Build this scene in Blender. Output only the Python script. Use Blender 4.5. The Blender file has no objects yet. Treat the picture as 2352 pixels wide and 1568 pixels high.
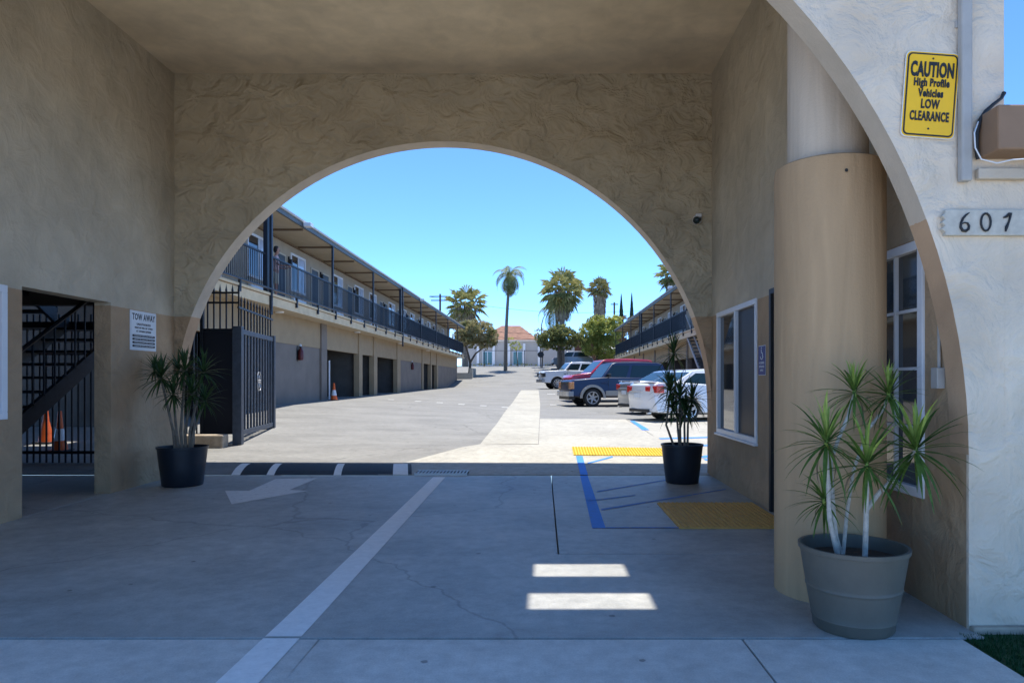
import bpy, bmesh, math, random
from mathutils import Vector, Matrix
random.seed(7)
S = bpy.context.scene
C = S.collection
R = math.radians
# ------------------------------------------------------------ camera, sky, sun, exposure
EYE = 1.55; FP = 1600.0
cam = bpy.data.cameras.new('camera'); camo = bpy.data.objects.new('camera', cam); C.objects.link(camo)
camo.location = (0, 0, EYE); camo.rotation_euler = (R(90), 0, 0)
cam.sensor_width = 36; cam.lens = 36*FP/2352
cam.shift_x = -69/2352; cam.shift_y = 91/2352
cam.clip_start = .05; cam.clip_end = 3000
S.camera = camo
w = bpy.data.worlds.new('World'); S.world = w; w.use_nodes = True
nt = w.node_tree; nt.nodes.clear()
sky = nt.nodes.new('ShaderNodeTexSky'); sky.sky_type = 'NISHITA'; sky.sun_disc = False
sky.sun_elevation = R(80.2); sky.sun_rotation = R(25.8); sky.altitude = 1500; sky.air_density = .40; sky.dust_density = 0; sky.ozone_density = 6
bg = nt.nodes.new('ShaderNodeBackground'); bg.inputs['Strength'].default_value = .15
wo = nt.nodes.new('ShaderNodeOutputWorld')
hs = nt.nodes.new('ShaderNodeHueSaturation'); hs.inputs['Saturation'].default_value = 1.08; hs.inputs['Hue'].default_value = .495; nt.links.new(sky.outputs[0], hs.inputs['Color']); nt.links.new(hs.outputs[0], bg.inputs[0]); nt.links.new(bg.outputs[0], wo.inputs[0])
sun = bpy.data.lights.new('sun', 'SUN'); suno = bpy.data.objects.new('sun', sun); C.objects.link(suno)
sun.energy = 2.0; sun.angle = R(.5); sun.color = (1, .95, .87)
suno.rotation_euler = (-Vector((.075, .155, 1))).to_track_quat('-Z', 'Y').to_euler()
suno.location = (20, 20, 60)
S.view_settings.view_transform = 'Standard'; S.view_settings.look = 'None'
S.cycles.diffuse_bounces = 7; S.cycles.max_bounces = 12
S.view_settings.exposure = 1.9; S.view_settings.gamma = 1; S.view_settings.use_curve_mapping = False

# ------------------------------------------------------------ ground function
KY = [-900, 4.5, 11.0, 12.0, 13.5, 18, 23.5, 31, 43, 51, 64, 66, 85, 100, 900]
KZ = [(0,0,0),(0,0,0),(.07,.06,.06),(.15,.12,.09),(.29,.26,.13),(.55,.35,.30),(.77,.42,.38),(.80,.50,.42),(.85,.88,.85),
      (.90,1.0,.98),(.95,1.15,1.15),(1.1,1.3,1.3),(3.3,3.3,3.3),(3.6,3.6,3.6),(3.6,3.6,3.6)]
def zg(x, y):
    i = 0
    while i < len(KY)-2 and y > KY[i+1]: i += 1
    t = min(max((y-KY[i])/(KY[i+1]-KY[i]), 0), 1)
    a = [KZ[i][k]*(1-t)+KZ[i+1][k]*t for k in range(3)]
    u = min(max(x/9, -1), 1)
    return a[1]*(1-abs(u)) + (a[0] if u < 0 else a[2])*abs(u)
def at(u, v, D):                       # point of the photograph (2352 px wide) at the depth D
    return Vector(((u-1245)/FP*D, D, EYE-(v-875)/FP*D))
def G(u, v):                           # point of the photograph on the ground
    y = .5
    dx = (u-1245)/FP; dz = -(v-875)/FP
    while y < 200:
        if EYE+dz*y <= zg(dx*y, y):
            a, b = y-.25, y
            for _ in range(20):
                m = (a+b)/2
                if EYE+dz*m <= zg(dx*m, m): b = m
                else: a = m
            return Vector((dx*b, b, zg(dx*b, b)))
        y += .25
    return Vector((dx*200, 200, 0))

# ------------------------------------------------------------ materials
def nodes(name):
    m = bpy.data.materials.new(name); m.use_nodes = True
    n = m.node_tree; b = n.nodes['Principled BSDF']
    return m, n, b
def N(n, t, **k):
    o = n.nodes.new(t)
    for a, v in k.items():
        if a in o.inputs: o.inputs[a].default_value = v
        else: setattr(o, a, v)
    return o
def plain(name, col, rough=.6, metal=0, coat=0, spec=.5, var=0, vs=8, bump=0, bs=60):
    m, n, b = nodes(name)
    b.inputs['Base Color'].default_value = (*col, 1); b.inputs['Roughness'].default_value = rough
    b.inputs['Metallic'].default_value = metal; b.inputs['Coat Weight'].default_value = coat
    b.inputs['Specular IOR Level'].default_value = spec
    tc = N(n, 'ShaderNodeTexCoord')
    if var:
        t = N(n, 'ShaderNodeTexNoise', Scale=vs, Detail=6.0, Roughness=.6)
        n.links.new(tc.outputs['Object'], t.inputs['Vector'])
        r = N(n, 'ShaderNodeValToRGB'); r.color_ramp.elements[0].position = .3; r.color_ramp.elements[1].position = .72
        r.color_ramp.elements[0].color = (*[c*(1-var) for c in col], 1); r.color_ramp.elements[1].color = (*[min(1, c*(1+var*.8)) for c in col], 1)
        n.links.new(t.outputs[0], r.inputs[0]); n.links.new(r.outputs[0], b.inputs['Base Color'])
    if bump:
        t2 = N(n, 'ShaderNodeTexNoise', Scale=bs, Detail=4.0); n.links.new(tc.outputs['Object'], t2.inputs['Vector'])
        bp = N(n, 'ShaderNodeBump', Strength=bump, Distance=.01); n.links.new(t2.outputs[0], bp.inputs['Height']); n.links.new(bp.outputs[0], b.inputs['Normal'])
    return m
def stucco(name, lo, hi=None, zsplit=2.56, trowel=.5, vstretch=1.0, tscale=3.2, rough=.85, dist=.09, det=5.0):
    """painted stucco: trowel relief, fine grain, blotchy dirt; lo below and hi above the paint line"""
    m, n, b = nodes(name); L = n.links.new
    geo = N(n, 'ShaderNodeNewGeometry'); mp = N(n, 'ShaderNodeMapping'); mp.inputs['Scale'].default_value = (1, 1, 1/vstretch)
    L(geo.outputs['Position'], mp.inputs['Vector'])
    big = N(n, 'ShaderNodeTexNoise', Scale=.9, Detail=5.0, Roughness=.6); L(mp.outputs[0], big.inputs['Vector'])
    med = N(n, 'ShaderNodeTexNoise', Scale=tscale, Detail=det, Roughness=.55, Distortion=.55); L(mp.outputs[0], med.inputs['Vector'])
    fine = N(n, 'ShaderNodeTexNoise', Scale=45.0, Detail=5.0, Roughness=.65); L(geo.outputs['Position'], fine.inputs['Vector'])
    cl = N(n, 'ShaderNodeRGB'); cl.outputs[0].default_value = (*lo, 1)
    base = cl.outputs[0]
    if hi:
        sp = N(n, 'ShaderNodeSeparateXYZ'); L(geo.outputs['Position'], sp.inputs[0])
        wob = N(n, 'ShaderNodeMath', operation='MULTIPLY_ADD'); L(fine.outputs[0], wob.inputs[0]); wob.inputs[1].default_value = .02; L(sp.outputs[2], wob.inputs[2])
        gt = N(n, 'ShaderNodeMath', operation='GREATER_THAN'); L(wob.outputs[0], gt.inputs[0]); gt.inputs[1].default_value = zsplit+.01
        mx = N(n, 'ShaderNodeMixRGB'); L(gt.outputs[0], mx.inputs[0]); L(cl.outputs[0], mx.inputs[1]); mx.inputs[2].default_value = (*hi, 1)
        base = mx.outputs[0]
    rr = N(n, 'ShaderNodeMapRange'); L(big.outputs[0], rr.inputs[0]); rr.inputs[1].default_value = .3; rr.inputs[2].default_value = .7; rr.inputs[3].default_value = .82; rr.inputs[4].default_value = 1.1
    rm = N(n, 'ShaderNodeMapRange'); L(med.outputs[0], rm.inputs[0]); rm.inputs[1].default_value = .3; rm.inputs[2].default_value = .7; rm.inputs[3].default_value = .9; rm.inputs[4].default_value = 1.06
    mu = N(n, 'ShaderNodeMath', operation='MULTIPLY'); L(rr.outputs[0], mu.inputs[0]); L(rm.outputs[0], mu.inputs[1])
    mc = N(n, 'ShaderNodeVectorMath', operation='SCALE'); L(base, mc.inputs[0]); L(mu.outputs[0], mc.inputs['Scale'])
    L(mc.outputs[0], b.inputs['Base Color']); b.inputs['Roughness'].default_value = rough; b.inputs['Specular IOR Level'].default_value = .25
    b1 = N(n, 'ShaderNodeBump', Strength=trowel, Distance=dist); L(med.outputs[0], b1.inputs['Height'])
    b2 = N(n, 'ShaderNodeBump', Strength=.35, Distance=.012); L(fine.outputs[0], b2.inputs['Height']); L(b1.outputs[0], b2.inputs['Normal'])
    L(b2.outputs[0], b.inputs['Normal'])
    return m
def concrete(name, col, dark=.75, spots=True, streak=1.0, rough=.8, crack=False, spec=.3):
    m, n, b = nodes(name); L = n.links.new
    geo = N(n, 'ShaderNodeNewGeometry'); mp = N(n, 'ShaderNodeMapping'); mp.inputs['Scale'].default_value = (1, streak, 1); L(geo.outputs['Position'], mp.inputs['Vector'])
    big = N(n, 'ShaderNodeTexNoise', Scale=.55, Detail=7.0, Roughness=.62, Distortion=.4); L(mp.outputs[0], big.inputs['Vector'])
    mid = N(n, 'ShaderNodeTexNoise', Scale=7.0, Detail=6.0, Roughness=.7); L(mp.outputs[0], mid.inputs['Vector'])
    fine = N(n, 'ShaderNodeTexNoise', Scale=90.0, Detail=4.0, Roughness=.7); L(geo.outputs['Position'], fine.inputs['Vector'])
    r1 = N(n, 'ShaderNodeMapRange'); L(big.outputs[0], r1.inputs[0]); r1.inputs[1].default_value = .3; r1.inputs[2].default_value = .7; r1.inputs[3].default_value = dark; r1.inputs[4].default_value = 1.08
    r2 = N(n, 'ShaderNodeMapRange'); L(mid.outputs[0], r2.inputs[0]); r2.inputs[1].default_value = .3; r2.inputs[2].default_value = .7; r2.inputs[3].default_value = .80; r2.inputs[4].default_value = 1.14
    r3 = N(n, 'ShaderNodeMapRange'); L(fine.outputs[0], r3.inputs[0]); r3.inputs[1].default_value = .3; r3.inputs[2].default_value = .7; r3.inputs[3].default_value = .85; r3.inputs[4].default_value = 1.12
    m1 = N(n, 'ShaderNodeMath', operation='MULTIPLY'); L(r1.outputs[0], m1.inputs[0]); L(r2.outputs[0], m1.inputs[1])
    m2 = N(n, 'ShaderNodeMath', operation='MULTIPLY'); L(m1.outputs[0], m2.inputs[0]); L(r3.outputs[0], m2.inputs[1])
    out = m2.outputs[0]
    if spots:
        vo = N(n, 'ShaderNodeTexVoronoi', Scale=2.4); L(geo.outputs['Position'], vo.inputs['Vector'])
        nn = N(n, 'ShaderNodeTexNoise', Scale=30.0); L(geo.outputs['Position'], nn.inputs['Vector'])
        ad = N(n, 'ShaderNodeMath', operation='MULTIPLY_ADD'); L(nn.outputs[0], ad.inputs[0]); ad.inputs[1].default_value = .06; L(vo.outputs['Distance'], ad.inputs[2])
        lt = N(n, 'ShaderNodeMapRange'); L(ad.outputs[0], lt.inputs[0]); lt.inputs[1].default_value = .072; lt.inputs[2].default_value = .088; lt.inputs[3].default_value = .45; lt.inputs[4].default_value = 1.0
        m3 = N(n, 'ShaderNodeMath', operation='MULTIPLY'); L(out, m3.inputs[0]); L(lt.outputs[0], m3.inputs[1]); out = m3.outputs[0]
    if crack:
        nz = N(n, 'ShaderNodeTexNoise', Scale=1.8, Detail=5.0); L(geo.outputs['Position'], nz.inputs['Vector'])
        mxv = N(n, 'ShaderNodeVectorMath', operation='MULTIPLY_ADD'); L(nz.outputs['Color'], mxv.inputs[0]); mxv.inputs[1].default_value = (.5, .5, 0); L(geo.outputs['Position'], mxv.inputs[2])
        vc = N(n, 'ShaderNodeTexVoronoi', Scale=.2, feature='DISTANCE_TO_EDGE'); L(mxv.outputs[0], vc.inputs['Vector'])
        cr = N(n, 'ShaderNodeMapRange'); L(vc.outputs[0], cr.inputs[0]); cr.inputs[1].default_value = .001; cr.inputs[2].default_value = .004; cr.inputs[3].default_value = .72; cr.inputs[4].default_value = 1.0
        m4 = N(n, 'ShaderNodeMath', operation='MULTIPLY'); L(out, m4.inputs[0]); L(cr.outputs[0], m4.inputs[1]); out = m4.outputs[0]
    rgb = N(n, 'ShaderNodeRGB'); rgb.outputs[0].default_value = (*col, 1)
    mc = N(n, 'ShaderNodeVectorMath', operation='SCALE'); L(rgb.outputs[0], mc.inputs[0]); L(out, mc.inputs['Scale'])
    L(mc.outputs[0], b.inputs['Base Color']); b.inputs['Roughness'].default_value = rough; b.inputs['Specular IOR Level'].default_value = spec
    bp = N(n, 'ShaderNodeBump', Strength=.3, Distance=.006); L(fine.outputs[0], bp.inputs['Height'])
    bq = N(n, 'ShaderNodeBump', Strength=.25, Distance=.02); L(mid.outputs[0], bq.inputs['Height']); L(bp.outputs[0], bq.inputs['Normal']); L(bq.outputs[0], b.inputs['Normal'])
    return m
def paintmark(name, col, wear=.5, under=(.25, .25, .25), sc=14.0):
    m, n, b = nodes(name); L = n.links.new
    geo = N(n, 'ShaderNodeNewGeometry'); t = N(n, 'ShaderNodeTexNoise', Scale=sc, Detail=8.0, Roughness=.75); L(geo.outputs['Position'], t.inputs['Vector'])
    r = N(n, 'ShaderNodeValToRGB'); L(t.outputs[0], r.inputs[0])
    e = r.color_ramp.elements; e[0].position = wear-.05; e[0].color = (*under, 1); e[1].position = wear+.03; e[1].color = (*[c*.85 for c in col], 1)
    k = e.new(.72); k.color = (*col, 1)
    L(r.outputs[0], b.inputs['Base Color']); b.inputs['Roughness'].default_value = .7; b.inputs['Specular IOR Level'].default_value = .3
    return m
def foliage(name, dark, light, sc=3.0, trans=.25):
    m, n, b = nodes(name); L = n.links.new
    geo = N(n, 'ShaderNodeNewGeometry'); t = N(n, 'ShaderNodeTexNoise', Scale=sc, Detail=5.0, Roughness=.7); L(geo.outputs['Position'], t.inputs['Vector'])
    r = N(n, 'ShaderNodeValToRGB'); L(t.outputs[0], r.inputs[0]); e = r.color_ramp.elements
    e[0].position = .35; e[0].color = (*dark, 1); e[1].position = .65; e[1].color = (*light, 1)
    L(r.outputs[0], b.inputs['Base Color']); b.inputs['Roughness'].default_value = .5; b.inputs['Specular IOR Level'].default_value = .3
    tr = N(n, 'ShaderNodeBsdfTranslucent'); L(r.outputs[0], tr.inputs[0])
    mx = N(n, 'ShaderNodeMixShader'); mx.inputs[0].default_value = trans; L(b.outputs[0], mx.inputs[1]); L(tr.outputs[0], mx.inputs[2])
    L(mx.outputs[0], n.nodes['Material Output'].inputs[0])
    return m
TAN = (.44, .305, .185); GREY = (.52, .455, .345)
M = dict(
 stucco=stucco('stucco_two_tone', TAN, GREY, trowel=.7, dist=.09), arch=stucco('stucco_trowelled', TAN, (.50, .43, .31), trowel=1.0, tscale=2.9, vstretch=.8, dist=.17, det=3.0),
 facade=stucco('stucco_facade', (.72, .61, .48), None, trowel=.6, tscale=3.2, dist=.14), soffit2=stucco('stucco_soffit', (.52, .35, .22), (.58, .50, .40), trowel=.12),
 ceiling=stucco('ceiling_paint', (.74, .61, .42), None, trowel=.08), column=stucco('column_tan', (.48, .32, .18), None, trowel=.14, vstretch=9, tscale=9),
 columnup=stucco('column_upper', (.60, .50, .39), None, trowel=.12, vstretch=14, tscale=12),
 slab=concrete('passage_concrete', (.445, .44, .405), dark=.56, crack=True, rough=.5, spec=.5), walk=concrete('sidewalk_concrete', (.63, .61, .56), dark=.78, rough=.6, spec=.5),
 lot=concrete('lot_asphalt', (.25, .245, .228), dark=.74, spots=True, streak=2.2, crack=True), gutter=concrete('gutter_concrete', (.42, .40, .34), dark=.82),
 apron=concrete('apron_concrete', (.42, .40, .345), dark=.82), street=concrete('street_asphalt', (.42, .37, .31), dark=.8), soil=plain('soil', (.05, .035, .025), .95, var=.4, vs=30, bump=.6),
 dirt=plain('dry_ground', (.20, .17, .12), .95, var=.3, vs=.5),
 line=paintmark('white_paint', (.90, .88, .84), .33, (.3, .3, .3)), arrow=paintmark('faded_white_paint', (.74, .72, .68), .38, (.33, .33, .33)),
 blue=paintmark('blue_paint', (.07, .27, .82), .36, (.2, .25, .34)), bluefaint=paintmark('worn_blue_paint', (.13, .27, .62), .44, (.28, .30, .33)),
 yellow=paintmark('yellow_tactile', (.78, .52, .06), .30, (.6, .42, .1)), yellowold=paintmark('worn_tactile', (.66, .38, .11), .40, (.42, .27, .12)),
 dot=paintmark('lot_white_paint', (.75, .75, .72), .35, (.3, .3, .3)),
 joint=plain('joint_dark', (.03, .03, .03), .95), white=plain('white_vinyl', (.72, .74, .77), .4, var=.06, vs=3), black=plain('black_metal', (.018, .022, .03), .45, .2, var=.3, vs=20),
 navy=plain('rail_metal', (.018, .028, .045), .5, .2, var=.2, vs=5), gate=plain('gate_metal', (.06, .075, .10), .5, .3, var=.25, vs=9),
 mesh=plain('black_mesh_panel', (.006, .008, .015), .7), pot=plain('black_plastic', (.010, .014, .022), .4, var=.2), potg=plain('taupe_plastic', (.12, .112, .09), .55, var=.12, vs=6, bump=.1),
 glass=plain('window_glass', (.02, .025, .03), .04, 0, 0, .9), screen=plain('window_screen', (.025, .03, .04), .5), curtain=plain('pale_curtain', (.40, .46, .58), .3, 0, .6, var=.3, vs=4),
 fascia=plain('cream_fascia', (.70, .54, .33), .75, var=.15, vs=2), wallup=plain('upper_wall_paint', (.38, .32, .24), .85, var=.1, vs=2), under=plain('soffit_paint', (.44, .36, .25), .85, var=.12, vs=1.5),
 header=plain('header_paint', (.36, .27, .165), .85, var=.1, vs=2), greywall=plain('carport_grey', (.20, .17, .145), .85, var=.15, vs=1.2), carin=plain('inside_shade_tone', (.11, .10, .09), .9, var=.2, vs=2),
 rooftop=plain('roof_edge', (.10, .115, .12), .6, var=.2), batten=plain('soffit_batten', (.16, .11, .07), .8), door=plain('dark_door', (.03, .035, .04), .5, var=.2), wood=plain('door_frame', (.5, .45, .36), .7),
 trunkw=plain('pale_cane', (.48, .44, .38), .8, var=.3, vs=25, bump=.4, bs=40), bark=plain('bark', (.10, .08, .06), .9, var=.4, vs=6, bump=.6, bs=20), palmbark=plain('palm_trunk', (.20, .16, .12), .9, var=.4, vs=8, bump=.5, bs=15),
 leaf=foliage('dracaena_leaf', (.045, .095, .018), (.13, .22, .04), 9), leafy=foliage('dracaena_young_leaf', (.22, .32, .05), (.40, .50, .12), 9), leafd=foliage('dracaena_dark_leaf', (.02, .05, .018), (.06, .12, .035), 9),
 palm=foliage('palm_green', (.09, .13, .03), (.52, .48, .22), 2.4, .5), palmd=foliage('palm_dark', (.06, .10, .04), (.34, .36, .16), 1.8, .5), thatch=foliage('dead_frond', (.16, .12, .08), (.38, .30, .20), 2.0, .1), palmy=foliage('palm_yellow', (.16, .17, .05), (.42, .36, .17), 2.2),
 tree1=foliage('olive_crown', (.14, .17, .05), (.56, .46, .26), 1.0, .5), tree2=foliage('dark_crown', (.05, .08, .02), (.36, .36, .13), 1.3, .5), tree3=foliage('lime_crown', (.15, .19, .03), (.62, .62, .18), 1.3, .5), cyp=foliage('cypress_green', (.012, .035, .015), (.03, .07, .025), 2),
 tree4=foliage('blossom_crown', (.12, .11, .04), (.34, .24, .10), 1.4), turf=foliage('turf', (.01, .05, .015), (.02, .09, .03), 20),
 terracotta=plain('terracotta', (.52, .29, .19), .85, var=.25, vs=1.5), house=plain('house_wall', (.42, .40, .38), .9, var=.1, vs=.5), teal=plain('teal_glass', (.10, .22, .25), .15), maroon=plain('maroon_wall', (.10, .045, .03), .9, var=.2, vs=1),
 tyre=plain('tyre_rubber', (.018, .018, .018), .85), rim=plain('alloy_rim', (.45, .46, .48), .3, .8), chrome=plain('chrome', (.6, .6, .62), .18, 1), cglass=plain('car_glass', (.012, .028, .032), .06, 0, 0, .45), trim=plain('black_trim', (.015, .015, .016), .5),
 pwhite=plain('white_car_paint', (.72, .73, .74), .25, 0, 1), pnavy=plain('navy_car_paint', (.005, .014, .055), .38, 0, .25), pred=plain('red_car_paint', (.45, .01, .03), .25, 0, 1), psilver=plain('silver_car_paint', (.32, .33, .34), .3, .5, 1), ptaupe=plain('taupe_cladding', (.33, .30, .26), .4, .2, .4),
 redlamp=plain('red_lamp', (.55, .02, .015), .2, 0, 1), amber=plain('amber_lamp', (.62, .25, .08), .2, 0, 1), clear=plain('clear_lamp', (.6, .6, .6), .1, 0, 1),
 orange=plain('cone_orange', (.75, .13, .02), .5), signy=plain('sign_yellow', (.92, .52, .003), .35, var=.04), signw=plain('sign_white', (.70, .73, .76), .4, var=.05), signk=plain('sign_black', (.012, .012, .014), .5), signb=plain('sign_blue', (.02, .03, .20), .4),
 plaque=plain('plaque', (.52, .49, .42), .8, var=.15, vs=20), pipe=plain('pipe_paint', (.40, .385, .36), .7, var=.1), rubber=plain('bump_rubber', (.016, .018, .022), .7, var=.3, vs=8, bump=.3), brownbox=plain('brown_box', (.28, .17, .10), .7, var=.15, vs=3),
 skin=plain('skin', (.45, .24, .17), .6), shirt=plain('pink_shirt', (.66, .45, .44), .8), shorts=plain('pale_shorts', (.50, .48, .38), .85), hair=plain('black_hair', (.01, .008, .008), .6), redbag=plain('red_extinguisher', (.10, .012, .012), .4),
 block=plain('rough_concrete', (.40, .33, .25), .95, var=.3, vs=6, bump=.8, bs=15), wire=plain('wire', (.03, .03, .03), .7), wirew=plain('white_cable', (.7, .7, .7), .5), grate=plain('grate_steel', (.5, .5, .5), .5, .4))

# ------------------------------------------------------------ mesh and object helpers
def wl(o):
    v = Vector((0, 0, 0))
    while o: v = v+o.location; o = o.parent
    return v
class MB:
    def __init__(s): s.v = []; s.f = []; s.m = []
    def add(s, vs, fs, mi=0):
        k = len(s.v); s.v += [tuple(p) for p in vs]; s.f += [tuple(i+k for i in f) for f in fs]; s.m += [mi]*len(fs); return s
    def box(s, x0, x1, y0, y1, z0, z1, mi=0):
        return s.add([(x0,y0,z0),(x1,y0,z0),(x1,y1,z0),(x0,y1,z0),(x0,y0,z1),(x1,y0,z1),(x1,y1,z1),(x0,y1,z1)],
                     [(0,3,2,1),(4,5,6,7),(0,1,5,4),(1,2,6,5),(2,3,7,6),(3,0,4,7)], mi)
    def tube(s, pts, r, n=8, mi=0, r2=None, cap=True):
        pts = [Vector(p) for p in pts]; k = len(pts); vs = []
        a = None
        for i, p in enumerate(pts):
            d = (pts[min(i+1, k-1)]-pts[max(i-1, 0)]).normalized()
            if a is None: a = Vector((1,0,0)) if abs(d.x) < .9 else Vector((0,1,0))
            a = (a-d*a.dot(d)).normalized(); b = d.cross(a); rr = r[i] if isinstance(r, (list, tuple)) else (r if r2 is None else r+(r2-r)*i/(k-1))
            vs += [p+a*math.cos(2*math.pi*j/n)*rr+b*math.sin(2*math.pi*j/n)*rr for j in range(n)]
        fs = [(i*n+j, i*n+(j+1)%n, (i+1)*n+(j+1)%n, (i+1)*n+j) for i in range(k-1) for j in range(n)]
        if cap: fs += [tuple(range(n-1, -1, -1)), tuple((k-1)*n+j for j in range(n))]
        return s.add(vs, fs, mi)
    def lathe(s, prof, c, n=32, mi=0, axis='z'):
        vs = []; c = Vector(c)
        for r, h in prof:
            for j in range(n):
                a = 2*math.pi*j/n; q = (r*math.cos(a), r*math.sin(a))
                vs.append(c+(Vector((q[0], q[1], h)) if axis == 'z' else Vector((q[0], h, q[1])) if axis == 'y' else Vector((h, q[0], q[1]))))
        k = len(prof)
        return s.add(vs, [(i*n+j, i*n+(j+1)%n, (i+1)*n+(j+1)%n, (i+1)*n+j) for i in range(k-1) for j in range(n)], mi)
    def prism(s, poly, a0, a1, ax='y', mi=0):           # 2D outline extruded along an axis
        f = {'y': lambda p, t: (p[0], t, p[1]), 'z': lambda p, t: (p[0], p[1], t), 'x': lambda p, t: (t, p[0], p[1])}[ax]
        n = len(poly)
        return s.add([f(p, a0) for p in poly]+[f(p, a1) for p in poly], [tuple(range(n)), tuple(range(2*n-1, n-1, -1))]+[(i, i+n, (i+1) % n+n, (i+1) % n) for i in range(n)], mi)
    def build(s, name, mats, parent=None, local=False, smooth=False, bevel=0, kind=None, sharp=35, recalc=True, label=None):
        mats = mats if isinstance(mats, (list, tuple)) else [mats]
        me = bpy.data.meshes.new(name)
        if parent is not None: off = Vector((0,0,0)) if local else wl(parent)
        else:
            xs = [p[0] for p in s.v]; ys = [p[1] for p in s.v]; zs = [p[2] for p in s.v]
            off = Vector(((min(xs)+max(xs))/2, (min(ys)+max(ys))/2, min(zs)))
        me.from_pydata([(p[0]-off.x, p[1]-off.y, p[2]-off.z) for p in s.v], [], s.f)
        for m in mats: me.materials.append(M[m] if isinstance(m, str) else m)
        if len(mats) > 1: me.polygons.foreach_set('material_index', s.m)
        if recalc:
            bm = bmesh.new(); bm.from_mesh(me); bmesh.ops.recalc_face_normals(bm, faces=bm.faces); bm.to_mesh(me); bm.free()
        if smooth:
            me.polygons.foreach_set('use_smooth', [True]*len(me.polygons)); me.set_sharp_from_angle(angle=R(sharp))
        me.update()
        o = bpy.data.objects.new(name, me); C.objects.link(o)
        if parent is not None: o.parent = parent
        else: o.location = off
        if bevel:
            b = o.modifiers.new('bevel', 'BEVEL'); b.width = bevel; b.segments = 2; b.limit_method = 'ANGLE'; b.angle_limit = R(40)
        if kind: o['kind'] = kind
        if label: o['label'] = label
        return o
def tag(o, label=None, cat=None, group=None, kind=None):
    if label: o['label'] = label
    if cat: o['category'] = cat
    if group: o['group'] = group
    if kind: o['kind'] = kind
    return o
def thing(name, loc, label, cat, group=None, rz=0):
    o = bpy.data.objects.new(name, None); C.objects.link(o); o.location = loc; o.rotation_euler = (0, 0, rz); o.empty_display_size = .2
    return tag(o, label, cat, group)
def inst(src, parent, loc, rot=(0,0,0), sc=(1,1,1), name=None):
    o = bpy.data.objects.new(name or src.name.split('.')[0], src.data); C.objects.link(o); o.parent = parent; o.location = loc; o.rotation_euler = rot; o.scale = sc
    return o
def copy_tree(o, parent=None):
    c = o.copy(); C.objects.link(c); c.parent = parent
    for ch in list(o.children): copy_tree(ch, c)
    return c
def text(s, size, mat, name, parent, loc, rot, sx=1, bold=0, ext=.002, align='CENTER'):
    cu = bpy.data.curves.new(name, 'FONT'); cu.body = s; cu.size = size; cu.align_x = align; cu.align_y = 'CENTER'; cu.offset = bold; cu.extrude = ext; cu.resolution_u = 3; cu.space_character = 1.12 if bold and ext < .0015 or size < .1 else 1.06
    t = bpy.data.objects.new('t', cu); C.objects.link(t); bpy.context.view_layer.update()
    me = bpy.data.meshes.new_from_object(t.evaluated_get(bpy.context.evaluated_depsgraph_get()))
    bpy.data.objects.remove(t); me.materials.clear(); me.materials.append(M[mat]); me.name = name
    o = bpy.data.objects.new(name, me); C.objects.link(o); o.parent = parent; o.location = loc; o.rotation_euler = rot; o.scale = (sx, 1, 1)
    return o
def drape(name, poly, off, mat, parent=None, kind=None, step=.5, mb=None):     # flat paint or paving that follows the ground
    poly = [(p[0], p[1]) for p in poly]
    ys = sorted(set([p[1] for p in poly]+[k*step for k in range(int(min(p[1] for p in poly)/step), int(max(p[1] for p in poly)/step)+2) if min(p[1] for p in poly) < k*step < max(p[1] for p in poly)]))
    m = mb or MB()
    def span(y, side):
        xs = []
        for i in range(len(poly)):
            a, b = poly[i], poly[(i+1) % len(poly)]
            if abs(a[1]-b[1]) < 1e-9: continue
            t = (y-a[1])/(b[1]-a[1])
            if -1e-9 <= t <= 1+1e-9: xs.append(a[0]+(b[0]-a[0])*t)
        return (min(xs), max(xs))
    e = 1e-5
    for y0, y1 in zip(ys, ys[1:]):
        if y1-y0 < 1e-4: continue
        a = span(y0+e, 0); b = span(y1-e, 0)
        n = max(1, int(max(a[1]-a[0], b[1]-b[0])/1.0))
        for i in range(n):
            q = []
            for (xx, yy) in ((a[0]+(a[1]-a[0])*i/n, y0), (a[0]+(a[1]-a[0])*(i+1)/n, y0), (b[0]+(b[1]-b[0])*(i+1)/n, y1), (b[0]+(b[1]-b[0])*i/n, y1)):
                q.append((xx, yy, zg(xx, yy)+off))
            m.add(q, [(0,1,2,3)])
    if mb: return None
    return m.build(name, mat, parent, kind=kind)
# ------------------------------------------------------------ ground and paving
XL, XR = -5.77, 2.665; YF, YB = 4.35, 10.93; CX = (XL+XR)/2; AR = (XR-XL)/2; ZS = 1.09; ZC = 6.37
gb = MB()
gb.box(-300, 300, -300, -4.0, -.5, -.16); gb.build('street', 'street', kind='structure')
gb = MB(); gb.add([(-300,-4,-.08),(300,-4,-.08),(300,11.0,-.08),(-300,11.0,-.08)], [(0,1,2,3)]); gb.build('ground', 'dirt', kind='structure')
kb = MB(); kb.box(-60, 60, -4.15, -4.0, -.3, -.01); kb.build('kerb', 'walk', kind='structure', bevel=.02)
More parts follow.
